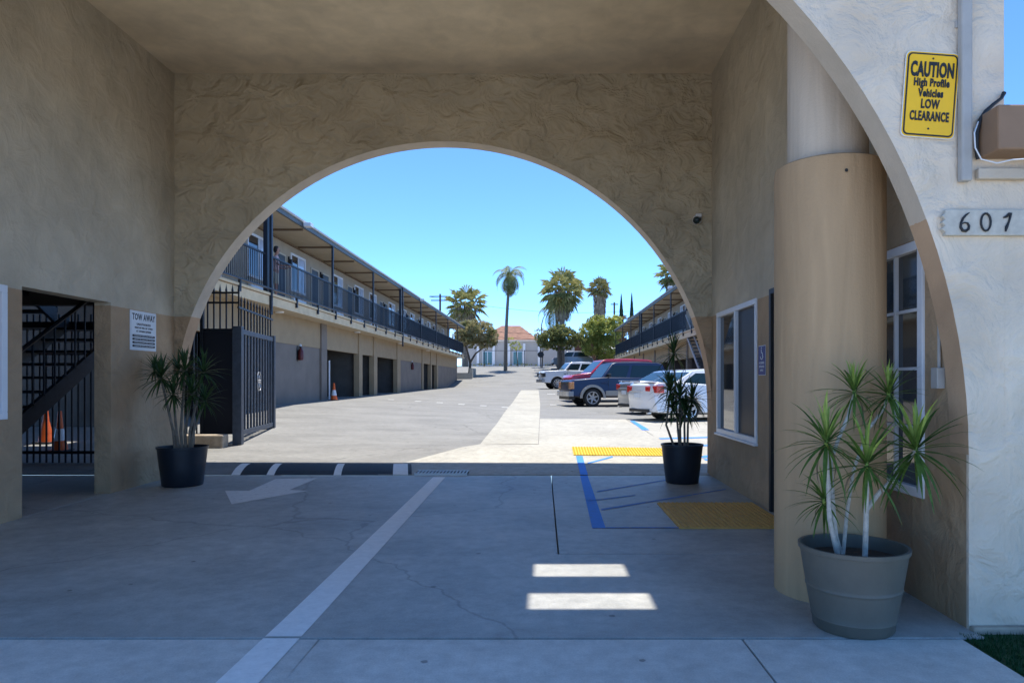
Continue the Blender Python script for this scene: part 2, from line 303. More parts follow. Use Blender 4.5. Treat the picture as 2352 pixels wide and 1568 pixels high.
# lot: one fine sheet, coarse outside
xs = [-400, -60, -30, -20, -14]+[-12+.5*i for i in range(49)]+[14, 20, 30, 60, 400]
def sheet(name, ys, mat):
    m = MB(); n = len(xs)
    m.add([(x, y, zg(x, y)) for y in ys for x in xs], [(j*n+i, j*n+i+1, (j+1)*n+i+1, (j+1)*n+i) for j in range(len(ys)-1) for i in range(n-1)])
    return m.build(name, mat, kind='structure', recalc=False)
lot = sheet('parking_lot', [11+.5*i for i in range(111)], 'lot')
sheet('entrance_ramp', [66, 70, 75, 80, 85], 'lot'); sheet('far_street', [85, 88, 96, 100], 'street'); sheet('terrain', [100, 140, 300, 900], 'dirt')
def slab(name, poly, mat, parent=None, zt=None, base=-.075, kind=None, off=0):
    m = MB(); n = len(poly)
    m.add([(x, y, zg(x, y)+off) for x, y in poly]+[(x, y, base) for x, y in poly], [tuple(range(n))]+[(i, i+n, (i+1) % n+n, (i+1) % n) for i in range(n)])
    return m.build(name, mat, parent, kind=kind, bevel=.006)
tag(thing('driveway', (-1.5, 4.2, 0), 'blue grey concrete driveway floor running under the arched passage', None), kind='structure')
drv = bpy.data.objects['driveway']; del drv['label']
YJ = 4.215
slab('concrete_slab', [(XL-.02, YJ), (XR+.02, YJ), (XR+.02, 6.19), (.14, 6.19), (.14, 11.0), (XL-.02, 11.0)], 'slab', drv)
slab('concrete_slab', [(.152, 6.202), (XR+.02, 6.202), (XR+.02, 11.0), (.152, 11.0)], 'slab', drv)
slab('concrete_slab', [(-14, 4.6), (XL-.03, 4.6), (XL-.03, 11.0), (-14, 11.0)], 'slab', drv)
side = thing('sidewalk', (0, 2, 0), None, None); side['kind'] = 'structure'
for x0, x1 in ((-9.2, -6.6), (-6.588, -3.96), (-3.948, -1.33), (-1.318, 1.2), (1.212, 2.53)):
    t = .12 if x0 > -2 and x0 < 0 else 0
    slab('paving_slab', [(x0, .8), (x1, .8), (x1, YJ-.024), (x0-(.03 if t else 0), YJ-.024)], 'walk', side)
for x0, x1 in ((-9.2, -5), (-4.988, -1.33), (-1.318, 2.53), (2.542, 7)): slab('paving_slab', [(x0, -3.99), (x1, -3.99), (x1, .788), (x0, .788)], 'walk', side)
# lawn of artificial turf by the front corner
lw = MB(); lw.box(2.545, 9, .8, 4.30, -.07, -.012); lawn = lw.build('lawn', 'turf', kind='structure')
lw = MB()
for i in range(7000):
    x = 2.56+random.random()**1.5*1.6; y = 3.1+random.random()*1.18; a = random.random()*6.28; h = .02+random.random()*.018; dx, dy = math.cos(a)*.003, math.sin(a)*.003
    lw.add([(x-dx, y-dy, -.014), (x+dx, y+dy, -.014), (x+random.uniform(-.012,.012), y+random.uniform(-.012,.012), h-.014)], [(0,1,2)])
o = lw.build('artificial_grass', 'turf', kind='stuff', recalc=False); tag(o, 'short dark green artificial grass at the foot of the front facade', 'grass')
# painted marks in the passage
def mark(name, poly, mat, off=.004, parent=drv, kind=None): return drape(name, poly, off, mat, parent, kind)
mark('lane_line', [(-1.68, YJ+.01), (-1.46, YJ+.01), (-1.50, 10.8), (-1.69, 10.8)], 'line')
drape('lane_line', [(-1.66, .82), (-1.43, .82), (-1.46, YJ-.02), (-1.68, YJ-.02)], .004, 'line', side)
ar = [G(*p) for p in ((633,1100),(729,1098),(665,1125),(707,1127),(532,1158),(517,1127),(572,1127))]
m = MB(); m.add([(p.x, p.y, zg(p.x, p.y)+.004) for p in ar], [tuple(range(7))]); m.build('arrow_marking', 'arrow', drv)
mark('blue_line', [(.52, 7.22), (.66, 7.22), (.72, 10.99), (.60, 10.99)], 'blue')
mark('blue_line', [(.66, 7.22), (1.42, 7.22), (1.42, 7.27), (.66, 7.27)], 'bluefaint', .0044)
for (a, b) in (((1382,1172),(1668,1124)), ((1372,1130),(1560,1098)), ((1350,1152),(1460,1138))):
    p, q = G(*a), G(*b); mark('hatch_line', [(p.x, p.y), (q.x, q.y), (q.x, q.y+.05), (p.x, p.y+.09)], 'bluefaint')
# concrete apron, valley gutter, markings in the lot
drape('valley_gutter', [(G(u, v).x, G(u, v).y) for u, v in ((1237,896),(1198,896),(1168,935),(1140,975),(1103,1020))]+[(-.08, G(1246,1020).y), (-.08, G(1243,930).y)], .007, 'gutter', kind='structure')
ga = G(1103,1020)
drape('apron', [(ga.x, ga.y-.004), (-2.6, 11.7), (-2.6, 11.02), (3.2, 11.02), (4.2, 14.5), (2.55, 16), (2.55, G(1440,963).y), (-.065, G(1250,962).y), (-.065, ga.y-.004)], .006, 'apron', kind='structure')
drape('stall_paving', [(2.57, 14.55), (4.25, 14.55), (9, 14.55), (9, 21.2), (2.57, 21.2)], .006, 'apron', kind='structure')
def lmark(name, poly, mat): return drape(name, poly, .012, mat, lot)
lmark('blue_line', [(.605, 11.02), (.725, 11.02), (.74, 12.7), (.62, 12.7)], 'blue')
p, q = G(1350,1066), G(1408,1051); lmark('hatch_line', [(p.x, p.y), (q.x, q.y), (q.x, q.y+.12), (p.x, p.y+.09)], 'blue')
lmark('blue_line', [(2.50, 17.4), (2.68, 17.4), (2.72, 20.6), (2.60, 20.6)], 'blue')
p, q = G(1458,985), G(1506,1004)
for yy, x0 in ((12.6, 2.9), (13.9, 2.75), (15.3, 2.6)): lmark('hatch_line', [(x0, yy), (7.5, yy+1.6), (7.5, yy+1.8), (x0, yy+.22)], 'blue')
lmark('blue_line', [(2.9, 12.35), (8.0, 12.35), (8.0, 12.52), (2.9, 12.52)], 'blue')
for k, (u, v) in enumerate(((898,918),(960,922),(1010,925),(1060,929),(1110,932),(1160,936),(792,909),(842,905),(900,902),(1270,930),(1283,930),(1262,905),(1270,905),(1150,1045))):
    p = G(u, v)
    if k < 13: lmark('stall_tick', [(p.x-.13, p.y-.16), (p.x+.13, p.y-.16), (p.x+.13, p.y+.16), (p.x-.13, p.y+.16)], 'dot')
# tactile mats
def mat_strip(x0, x1, y0, y1, mt, label, nb):
    t = thing('tactile_mat', ((x0+x1)/2, (y0+y1)/2, zg((x0+x1)/2, (y0+y1)/2)), label, 'tactile paving', 'tactile warning mats')
    m = MB(); s = [(x0,y0),(x1,y0),(x1,y1),(x0,y1)]
    o = .022 if y0 > 11 else .016
    m.add([(x, y, zg(x, y)+o) for x, y in s]+[(x, y, zg(x, y)-.01) for x, y in s], [(0,1,2,3),(0,4,5,1),(1,5,6,2),(2,6,7,3),(3,7,4,0)]); m.build('mat_sheet', mt, t)
    d = MB(); nx, ny = nb
    for i in range(nx):
        for j in range(ny):
            x = x0+(x1-x0)*(i+.5)/nx; y = y0+(y1-y0)*(j+.5)/ny; z = zg(x, y)+o; r = .013
            d.add([(x+r*1.4*math.cos(a), y+r*1.4*math.sin(a), z) for a in (0,1.05,2.09,3.14,4.19,5.24)]+[(x+r*math.cos(a), y+r*math.sin(a), z+.009) for a in (0,1.05,2.09,3.14,4.19,5.24)], [tuple(range(6,12))]+[(k, (k+1)%6, 6+(k+1)%6, 6+k) for k in range(6)])
    d.build('dome_studs', mt, t, kind='stuff')
mat_strip(1.42, 2.60, 7.2, 8.6, 'yellowold', 'faded brown tactile warning mat in the shade before the office door', (22, 26))
mat_strip(.58, 2.95, 12.75, 13.55, 'yellow', 'bright yellow tactile warning strip in the sun behind the blue lines', (44, 14))
# speed bump, trench grate
def ridge(x0, x1, mi, nm, par, e0=0, e1=0):
    y0, y1 = 11.02, 11.98; m = MB(); pr = []
    for k in range(7):
        t = k/6; y = y0+(y1-y0)*t; pr.append((y, .055*math.sin(math.pi*t)**.7))
    vs = [(x0-.2*(y-y0), y, zg(x0, y)+z) for t_, (y, z) in enumerate(pr)]+[(x1-.2*(y-y0), y, zg(x1, y)+z) for y, z in pr]
    vs += [(vs[0][0], y0, -.02), (vs[6][0], y1, -.02), (vs[7][0], y0, -.02), (vs[13][0], y1, -.02)]
    m.add(vs, [(i, i+7, i+8, i+1) for i in range(6)]+[(0,1,2,3,4,5,6,15,14), (7,16,17,13,12,11,10,9,8)])
    return m.build(nm, mi, par)
sb = thing('speed_bump', (-3.6, 11.4, .1), 'low black rubber speed bump with white stripes along the shadow edge under the arch', 'speed bump')
cuts = [(-4.92, -4.78, 1), (-4.78, -4.36, 0), (-4.36, -4.24, 1), (-4.24, -3.30, 0), (-3.30, -3.18, 1), (-3.18, -2.36, 0), (-2.36, -2.12, 1), (-2.12, -2.06, 0)]
for x0, x1, wv in cuts: ridge(x0, x1, 'line' if wv else 'rubber', 'white_stripe' if wv else 'rubber_section', sb)
gt = thing('drain_grate', (-1.6, 11.1, .07), 'steel slotted drain grate at the head of the white lane line', 'drain')
m = MB(); m.box(-2.02, -1.18, 10.99, 11.32, .03, .090); m.build('grate_pit', 'joint', gt)
m = MB(); m.box(-2.02, -1.18, 10.985, 11.005, .06, .100).box(-2.02, -1.18, 11.31, 11.33, .06, .110); m.build('grate_frame', 'grate', gt)
for i in range(15):
    x = -1.98+i*.055; m = MB(); m.box(x, x+.020, 11.006, 11.309, .091, .104); m.build('grate_bar', 'grate', gt)

# ------------------------------------------------------------ gateway building
gw = thing('gateway_building', (CX, 7.6, 0), 'tan and grey stucco building with the arched passage through it', 'building')
def archwall(name, y0, y1, ztop, mface, msoff):
    m = MB(); n = 72; P = []
    P = [(XR, 0)] + [(XR, .55)] + [(CX+AR*math.cos(math.pi*i/n), ZS+AR*math.sin(math.pi*i/n)) for i in range(n+1)] + [(XL, .55), (XL, 0)]
    base = P[2:-2]; T = [(CX+(x-CX), ztop) for x, z in base]
    for (a, b), (c, d) in zip(zip(base, base[1:]), zip(T, T[1:])):
        for y, flip in ((y0, 0), (y1, 1)):
            m.add([(a[0], y, a[1]), (b[0], y, b[1]), (d[0], y, d[1]), (c[0], y, c[1])], [(0,1,2,3)], 0)
        m.add([(a[0], y0, a[1]), (b[0], y0, b[1]), (b[0], y1, b[1]), (a[0], y1, a[1])], [(0,1,2,3)], 1)
        m.add([(c[0], y0, c[1]), (d[0], y0, d[1]), (d[0], y1, d[1]), (c[0], y1, c[1])], [(0,1,2,3)], 0)
    bm_o = m.build(name, [mface, msoff], gw, recalc=False)
    bm = bmesh.new(); bm.from_mesh(bm_o.data); bmesh.ops.remove_doubles(bm, verts=bm.verts, dist=1e-5); bmesh.ops.recalc_face_normals(bm, faces=bm.faces); bm.to_mesh(bm_o.data); bm.free()
    return bm_o
archwall('front_arch_wall', YF, YF+.2, 8.0, 'facade', 'soffit2')
archwall('rear_arch_wall', YB, YB+.3, ZC, 'arch', 'soffit2')
# jambs below the spring line
def sidewall(name, x0, x1, y0, y1, ztop, holes, mat):
    m = MB(); y = y0
    for a, b, za, zb in sorted(holes):
        if a > y: m.box(x0, x1, y, a, -.07, ztop)
        if za > 0: m.box(x0, x1, a, b, -.07, za)
        m.box(x0, x1, a, b, zb, ztop); y = b
    if y1 > y: m.box(x0, x1, y, y1, -.07, ztop)
    o = m.build(name, mat, gw)
    return o
RH = [(4.85, 6.45, .73, 2.55), (6.95, 8.14, 0, 2.62), (8.62, 10.58, .775, 2.58)]
LH = [(6.2, 7.5, 1.14, 2.58), (7.73, 9.32, 0, 2.60)]
sidewall('right_wall', XR, XR+.22, YF+.2, YB, ZC, RH, 'stucco')
sidewall('left_wall', XL-.22, XL, YF+.2, YB, ZC, LH, 'stucco')
for b in ((XR, XR+.22, YB, YB+.3, -.07, ZC), (XL-.22, XL, YB, YB+.3, -.07, ZC), (XL-.22, XL, YF, YF+.2, -.07, 8.0), (XR+.001, XR+.22, YF+.025, YF+.2, -.07, 2.56)): m = MB(); m.box(*b); m.build('arch_pier', 'stucco', gw)
m = MB(); m.box(XR, 2.885, YF, YF+.0245, -.07, 2.56).box(XR, 2.885, YF, YF+.2, 2.561, 8.0); m.build('facade_pier', 'facade', gw)
m = MB(); m.box(2.885, 9, YF+.004, YF+.2, -.07, 3.1); m.build('low_front_wall', 'facade', gw)
m = MB(); m.box(2.70, 9, YF-.045, YF-.001, 2.80, 2.87); m.build('wall_ledge', 'soffit2', gw, bevel=.01)
m = MB(); m.box(-13, XL-.22, YF, YF+.2, -.07, 8.0); m.build('facade_pier', 'facade', gw)
m = MB(); m.box(XR+.24, 8.8, YF+.2, 11.2, 0, 2.8); m.build('office_block', 'facade', gw)
m = MB(); m.box(2.72, 9, YF-.20, YF-.005, 2.93, 3.20); m.build('fascia_box', 'brownbox', gw, bevel=.012)
m = MB(); m.box(2.665, 9, YF-.05, YF+.0, -.07, .03); m.build('plinth', 'block', gw, bevel=.01)
m = MB()   # ceiling slab, carried on behind the rear wall, with two slots open to the sky
SL = [(.385, 1.26, 5.72, 6.085), (.415, 1.17, 6.49, 6.87)]
y = YF+.2
for x0, x1, a, b in SL:
    m.box(XL-.22, XR+.22, y, a, ZC, ZC+.18); m.box(XL-.22, x0, a, b, ZC, ZC+.18); m.box(x1, XR+.22, a, b, ZC, ZC+.18); y = b
m.box(XL-.22, XR+.22, y, 13.05, ZC, ZC+.18)
m.box(-13, XL-.22, YF+.2, 12.2, ZC, ZC+.18); m.box(-13, -6.8, 12.2, 14.45, ZC, ZC+.18); m.box(-13, -9.6, 14.45, 15.1, ZC, ZC+.18); m.box(-8.95, -6.8, 14.45, 15.1, ZC, ZC+.18); m.box(-13, -6.8, 15.1, 16.45, ZC, ZC+.18); m.box(XR+.22, 5.5, 11.2, 13.05, ZC, ZC+.18)  # unseen hall roof stretched to shade the doorway, gap added to light the cone
m.build('ceiling', 'ceiling', gw)
# column with its sleeve
cc = (2.12, 5.15)
m = MB(); m.lathe([(.385, 0), (.385, 3.06), (.380, 3.11), (.365, 3.12)], (cc[0], cc[1], 0), 48); m.build('column_sleeve', 'column', gw, smooth=True)
m = MB(); m.lathe([(.364, 3.12), (.25, 3.105)], (cc[0], cc[1], 0), 48); m.build('sleeve_top', 'joint', gw)
m = MB(); m.lathe([(.28, 2.9), (.28, ZC)], (cc[0]-.01, cc[1], 0), 48); m.build('column_shaft', 'columnup', gw, smooth=True)
m = MB(); m.lathe([(.0, 0), (.012, 0)], (cc[0]-.04, cc[1]-.392, 2.99), 10, axis='y'); m.build('sleeve_hole', 'joint', gw)
def window(y0, y1, z0, z1, xw, s, parts, fr=.06, depth=.05):
    """framed window in a passage wall; s = -1 for a wall on the right (faces -x), +1 on the left"""
    xa, xb = xw+s*.02, xw-s*.10
    m = MB()
    for b in ((y0, y1, z0, z0+fr), (y0, y1, z1-fr, z1), (y0, y0+fr, z0+fr, z1-fr), (y1-fr, y1, z0+fr, z1-fr)): m.box(min(xa, xb), max(xa, xb), *b)
    f = m.build('window_frame', 'white', gw, bevel=.006)
    for (a, b, mt) in parts:
        q = MB(); xi = xw-s*.03; q.box(min(xi, xi-s*.01), max(xi, xi-s*.01), a, b, z0+fr, z1-fr); q.build('pane', mt, f)
    return f
f = window(8.62, 10.58, .775, 2.58, XR, -1, [(8.68, 9.56, 'screen'), (9.64, 10.52, 'glass')], .07)
m = MB(); m.box(XR-.012, XR+.06, 9.56, 9.64, .845, 2.51); m.build('mullion', 'white', f)
m = MB(); m.box(XR-.006, XR+.05, 8.69, 8.73, .845, 2.51); m.build('sash', 'trim', f)
m = MB(); m.box(XR-.05, XR+.02, 8.60, 10.60, .745, .775); m.build('sill', 'white', f, bevel=.006)
f = window(4.85, 6.45, .73, 2.55, XR, -1, [(4.91, 6.39, 'glass')], .07)
m = MB()
for yy in (5.27, 5.65, 6.03): m.box(XR+.0, XR+.028, yy-.011, yy+.011, .80, 2.48)
for zz in (1.22, 1.64, 2.06): m.box(XR+.004, XR+.026, 4.92, 6.38, zz-.011, zz+.011)
m.build('muntin', 'white', f)
m = MB(); m.box(XR+.11, XR+.13, 4.92, 6.38, .80, 1.55); m.build('curtain', 'curtain', f)
f = window(6.2, 7.5, 1.14, 2.58, XL, 1, [(6.26, 7.44, 'glass')], .08)
# door recess on the right
d = MB(); d.box(XR+.12, XR+.16, 6.95, 8.14, 0, 2.62); dr = d.build('door', 'door', gw)
m = MB(); m.box(XR-.015, XR+.12, 8.08, 8.14, 0, 2.62).box(XR-.015, XR+.12, 6.95, 7.01, 0, 2.62).box(XR-.015, XR+.12, 7.01, 8.08, 2.56, 2.62); m.build('frame', 'trim', dr)
m = MB(); m.tube([(XR+.10, 7.12, 1.0), (XR+.06, 7.12, 1.0), (XR+.06, 7.24, 1.0)], .012); m.build('handle', 'chrome', dr)
# conduit on the right wall
m = MB(); m.tube([(XR-.02, 4.64, 1.62), (XR-.02, 4.64, 2.56)], .011); o = m.build('conduit', 'pipe', gw, smooth=True)
m = MB(); m.box(XR-.055, XR, 4.60, 4.68, 1.50, 1.64); m.build('junction_box', 'pipe', o, bevel=.006)
# left wing of the gateway building: the stair hall behind the doorway
m = MB(); m.box(-13, -12.8, YF+.2, 12.2, -.07, ZC); m.build('hall_end_wall', 'carin', gw)  # hall walls coloured dark to deepen the shade in the doorway
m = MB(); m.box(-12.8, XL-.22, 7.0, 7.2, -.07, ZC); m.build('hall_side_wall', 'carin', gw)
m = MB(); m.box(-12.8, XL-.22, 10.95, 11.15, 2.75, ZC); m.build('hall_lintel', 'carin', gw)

# ------------------------------------------------------------ things on the gateway
def rrect(w, h, r, n=5):
    P = []
    for cx_, cz_, a0 in ((w/2-r, h/2-r, 0), (-w/2+r, h/2-r, 90), (-w/2+r, -h/2+r, 180), (w/2-r, -h/2+r, 270)):
        P += [(cx_+r*math.cos(R(a0+90*i/n)), cz_+r*math.sin(R(a0+90*i/n))) for i in range(n+1)]
    return P
def sgn(name, label, c, rot, layers):
    t = thing(name, c, label, 'sign'); t.rotation_euler = rot
    for i, (nm, w_, h_, r_, mt, cz_) in enumerate(layers):
        m = MB(); m.prism([(x, z+cz_) for x, z in rrect(w_, h_, r_)], -.003-.0015*i, .004 if i == 0 else -.0025-.0015*i+.002, 'y'); m.build(nm, mt, t, local=True)
    return t
c = at(2136, 219, YF-.012)
t = sgn('caution_sign', 'yellow caution sign about low clearance fixed beside the front arch', c, (0, R(4.2), 0),
        [('sign_plate', .335, .535, .035, 'signw', 0), ('sign_face', .327, .527, .033, 'signy', 0), ('border', .312, .512, .03, 'signk', 0), ('sign_field', .292, .492, .022, 'signy', 0)])
for s_, z_, sz, sx in (('CAUTION', .150, .125, .46), ('High Profile', .072, .066, .62), ('Vehicles', .006, .066, .62), ('LOW', -.062, .078, .60), ('CLEARANCE', -.138, .080, .50)):
    o = text(s_, sz, 'signk', 'lettering', t, (0, -.0095, z_), (R(90), 0, 0), sx, (.0050) if sz > .1 else .0026)
for z_ in (.224, -.212):
    m = MB(); m.lathe([(0, -.011), (.006, -.010), (.006, -.006)], (0, 0, z_), 10, axis='y'); m.build('bolt', 'signk', t, local=True)
c = at(2290, 511, YF-.03)
t = sgn('house_number_plaque', 'pale house number plaque reading 607 on the front facade', c, (0, 0, 0), [])
P = [(-.32, .08), (.32, .08)]+[(.33+(.012 if k % 2 else -.008), .06-.02*k) for k in range(7)]+[(.32, -.08), (-.32, -.08)]+[(-.33-(.012 if k % 2 else -.008), -.06+.02*k) for k in range(7)]
m = MB(); m.prism(P, -.004, .03, 'y'); m.build('plate', 'plaque', t, local=True, bevel=.004)
# digits as brush-like tubes
def stroke(pts, r, x0):
    m = MB(); m.tube([(x0+p[0], -.010, p[1]) for p in pts], r, 8); return m.build('digit', 'signk', t, local=True, smooth=True)
stroke([(.028,.058),(.008,.045),(-.012,.022),(-.024,-.006),(-.026,-.032),(-.014,-.052),(.006,-.055),(.022,-.044),(.026,-.024),(.016,-.006),(-.002,-.003),(-.02,-.012)], [.003,.006,.008,.007,.008,.009,.009,.008,.007,.006,.004,.003], -.205)
stroke([(.0+.030*math.cos(a), .054*math.sin(a)) for a in [R(100+i*24) for i in range(16)]], .0065, -.075)
stroke([(-.03,.028),(-.012,.035),(.006,.052),(.014,.055),(.010,.03),(.002,.0),(-.012,-.03),(-.018,-.058)], [.005,.008,.009,.008,.007,.006,.010,.005], .065)
# tow-away sign on the left wall
t = thing('tow_away_sign', (XL+.004, 10.07, 2.27), 'white tow away notice with small print on the left wall above the potted plant', 'sign')
def xplate(nm, w_, h_, mt, px, par, cy=0, cz=0):
    m = MB(); m.prism([(y_+cy, z_+cz) for y_, z_ in rrect(w_, h_, .01)], px, px+.004, 'x'); return m.build(nm, mt, par, local=True)
xplate('sign_plate', .66, .56, 'signw', 0, t); xplate('border', .63, .53, 'signk', .0045, t).scale = (.2, 1, 1); xplate('sign_face', .615, .515, 'signw', .0055, t)
rz = (R(90), 0, R(90))
text('TOW AWAY', .125, 'signk', 'lettering', t, (.0105, 0, .19), rz, .74, .003, .001)
for k, (s_, sz) in enumerate((('UNAUTHORIZED', .042), ('VEHICLES WILL BE TOWED', .034), ('AT OWNERS EXPENSE', .034))): text(s_, sz, 'signk', 'lettering', t, (.0105, 0, .09-k*.05), rz, 1.0, .001, .001)
for k in range(4): xplate('print_band', .56, .032, 'signk', .0096, t, 0, -.075-k*.048).scale = (1, 1, 1)
for k in range(4): text('PARKING FOR GUESTS ONLY 24 HOURS', .022, 'signw', 'lettering', t, (.0142, 0, -.075-k*.048), rz, 1.1, 0, .0005)
# accessible sign on the right wall
t = thing('accessible_sign', (XR-.004, 8.42, 1.80), 'small blue sign with a wheelchair symbol between the office window and door', 'sign')
def xpl2(nm, w_, h_, mt, d0, cy=0, cz=0):
    m = MB(); m.prism([(y_+cy, z_+cz) for y_, z_ in rrect(w_, h_, .008)], -d0-.003, -d0, 'x'); return m.build(nm, mt, t, local=True)
xpl2('sign_plate', .27, .36, 'signw', 0); xpl2('sign_face', .255, .345, 'signb', .0032)
rz = (R(90), 0, R(-90))
for k in range(3): text(('ACCESSIBLE', 'ENTRANCE', 'OFFICE')[k], .034, 'signw', 'lettering', t, (-.0068, 0, -.03-k*.045), rz, 1, .001, .0004)
m = MB(); m.tube([(-.007, .0+.045*math.sin(a), .055+.042*math.cos(a)) for a in [R(-20-i*24) for i in range(11)]], .005, 6)
m.tube([(-.007, .008, .135), (-.007, .004, .09), (-.007, -.035, .088), (-.007, -.045, .04), (-.007, -.062, .042)], .0055, 6); m.lathe([(0,-.0075),(.011,-.0072),(.011,-.006)], (0, .01, .152), 10, axis='x'); m.build('wheelchair_symbol', 'signw', t, local=True)
# downpipe on the facade
m = MB(); px, pz = at(2220, 0, YF-.05).x, at(0, 416, YF-.05).z
m.box(px-.034, px+.034, YF-.062, YF-.006, pz, 8.0); o = m.build('downpipe', 'pipe', bevel=.012); tag(o, 'square grey downpipe running down the front facade beside the yellow sign', 'downpipe')
m = MB(); m.box(px-.045, px+.045, YF-.014, YF, 3.75, 3.79); m.build('bracket', 'pipe', o)
# cables at the right edge
m = MB(); m.tube([at(2306, 214, YF-.02), at(2300, 226, YF-.03), at(2282, 240, YF-.035), at(2264, 256, YF-.035), at(2251, 276, YF-.035), at(2244, 305, YF-.035), at(2243, 340, YF-.035), at(2246, 366, YF-.03)], [.014,.010,.011,.012,.013,.014,.013,.012], 10); o = m.build('black_cable', 'trim', smooth=True); tag(o, 'thick black cable hanging at the edge of the facade', 'cable')
m = MB(); m.tube([at(2247, 280, YF-.08), at(2238, 305, YF-.28), at(2240, 340, YF-.3), at(2254, 366, YF-.3), at(2290, 375, YF-.3), at(2325, 367, YF-.3), at(2400, 362, YF-.3)], .004, 6); o = m.build('white_cable', 'wirew', smooth=True); tag(o, 'thin white cable looping under the brown fascia box', 'cable')
# security camera
c = at(1604, 502, YB-.10)
t = thing('security_camera', c, 'small white dome security camera high on the rear arch wall at right', 'camera')
m = MB(); m.lathe([(0, .10), (.07, .10), (.075, .06), (.055, .02)], (0, 0, 0), 20, axis='y'); m.build('housing', 'white', t, local=True, smooth=True)
m = MB(); m.lathe([(0, -.055), (.03, -.045), (.055, -.01), (.06, .03)], (-.02, 0, -.02), 20, axis='y'); m.build('lens_dome', 'cglass', t, local=True, smooth=True)
m = MB(); m.box(-.03, .06, .02, .09, .03, .085); m.build('sun_hood', 'white', t, local=True, bevel=.01)

# ------------------------------------------------------------ dracaenas in pots
def leafmesh(el, L, w, mt, droop=1.0):
    n = 6; vs = []; p = Vector((0,0,0)); a = el
    for i in range(n+1):
        t = i/n; ww = w*(.55+.45*min(1, t*4))*(1-t**2.2)+.0006
        side = Vector((0, 1, 0)); nrm = Vector((-math.sin(a), 0, math.cos(a)))
        vs += [p+side*ww-nrm*(-ww*.35), p, p-side*ww-nrm*(-ww*.35)]
        p = p+Vector((math.cos(a), 0, math.sin(a)))*L/n
        a -= droop*R(6+8*max(0, math.cos(a)))*(.4+t)
    fs = []
    for i in range(n):
        k = i*3; fs += [(k, k+1, k+4, k+3), (k+1, k+2, k+5, k+4)]
    m = MB(); m.add(vs, fs); o = m.build('leaf', mt, recalc=False, smooth=True, sharp=80); me = o.data
    me.transform(Matrix.Translation(o.location)); bpy.data.objects.remove(o); return me
def leafset(mt, my, L, w): return [(el, leafmesh(R(el), L*(.85 if el > 60 else 1), w*(1.15 if el > 60 else 1), my if el > 62 else mt, .6)) for el in (88, 78, 66, 50, 36, 20, 5, -12, -30, -50)]
def dracaena(name, label, group, base, stems, heads, mt, my, L, w, n, separate):
    """stems: list of (points, radius); heads: list of (centre, size, lean)"""
    t = thing(name, base, label, 'plant', group)
    for pts, r in stems:
        m = MB(); m.tube(pts, [r*(1.0-.35*i/(len(pts)-1))*(1 if separate else 1.2) for i in range(len(pts))], 8); m.build('cane', 'trunkw' if separate else 'palmbark', t, smooth=True)
    ls = leafset(mt, my, L, w); base = Vector(base); dead = [leafmesh(R(e_), L*.9, w*.8, 'thatch', 2.2) for e_ in (-5, -25, -40)] if separate else None
    for hc, sz, lo in heads:
        hc = Vector(hc)
        h = MB(); h.lathe([(.004, -.05*sz), (.014, -.03*sz), (.012, .02*sz), (.002, .05*sz)], hc, 8)
        ro = h.build('leaf_rosette', my, t)
        big = MB()
        for k in range(n):
            u = (k+.5)/n; el, me = ls[min(9, int(u**.85*(10 if lo else 8)))]
            rz_ = k*2.39996+random.uniform(-.3, .3); sc = sz*random.uniform(.75, 1.15)
            mat = Matrix.Translation(hc-base+Vector((0,0,.03*(.5-u)))) @ Matrix.Rotation(rz_, 4, 'Z') @ Matrix.Rotation(random.uniform(-.15,.15), 4, 'Y') @ Matrix.Scale(sc, 4)
            if separate:
                if k % 11 == 7 and u > .55: me = dead[k % 3]
                o = bpy.data.objects.new('leaf', me); C.objects.link(o); o.parent = ro; o.matrix_local = mat
            else:
                big.add([mat @ v.co+base for v in me.vertices], [tuple(p.vertices) for p in me.polygons])
        if not separate:
            o = big.build('leaf', mt, ro, recalc=False, smooth=True, sharp=80); o['kind'] = 'stuff'
    return t
def pot(name, label, c, rt, rb, h, mt, bands=False):
    t = thing(name, c, label, 'plant pot', 'potted dracaenas'); x, y, z = c
    prof = [(rb*.96, 0), (rb, .012), (rb+(rt-rb)*.5, h*.5)]
    if bands: prof = [(rb*.94, 0), (rb, .015), (rb+(rt-rb)*.08, .07), (rb+(rt-rb)*.1+.004, .076), (rb+(rt-rb)*.1+.002, .084), (rb+(rt-rb)*.2, .12), (rb+(rt-rb)*.48, h*.48), (rb+(rt-rb)*.50, h*.50), (rb+(rt-rb)*.51+.004, h*.507), (rb+(rt-rb)*.52+.004, h*.517), (rb+(rt-rb)*.53, h*.525), (rb+(rt-rb)*.56, h*.56), (rb+(rt-rb)*.9, h*.9)]
    prof += [(rt-.004, h-.03), (rt+.006, h-.026), (rt+.008, h), (rt-.012, h), (rt-.016, h-.09)]
    m = MB(); m.lathe(prof, c, 48); m.add([], []); m.build('pot_shell', mt, t, smooth=True, sharp=50)
    m = MB(); m.lathe([(0, h-.075), (rt-.02, h-.085)], c, 32); m.build('soil', 'soil', t)
    return t
pc = (1.965, 4.40, zg(1.9, 4.4)); pot('plant_pot', 'large taupe banded pot in front of the round column', pc, .322, .24, .52, 'potg', True)
def h_(u, v, D): p = at(u, v, D); return (p.x, p.y, p.z)
D0 = 4.40; zb = .42
b1, b2, b3 = (1.88, 4.42, zb), (1.93, 4.47, zb), (2.02, 4.36, zb)
H = dict(A=h_(1898, 1018, 4.36), B=h_(1962, 902, 4.56), C=h_(2041, 908, 4.62), D=h_(1991, 1068, 4.28), E=h_(2103, 1034, 4.38), F=h_(1893, 1150, 4.52))
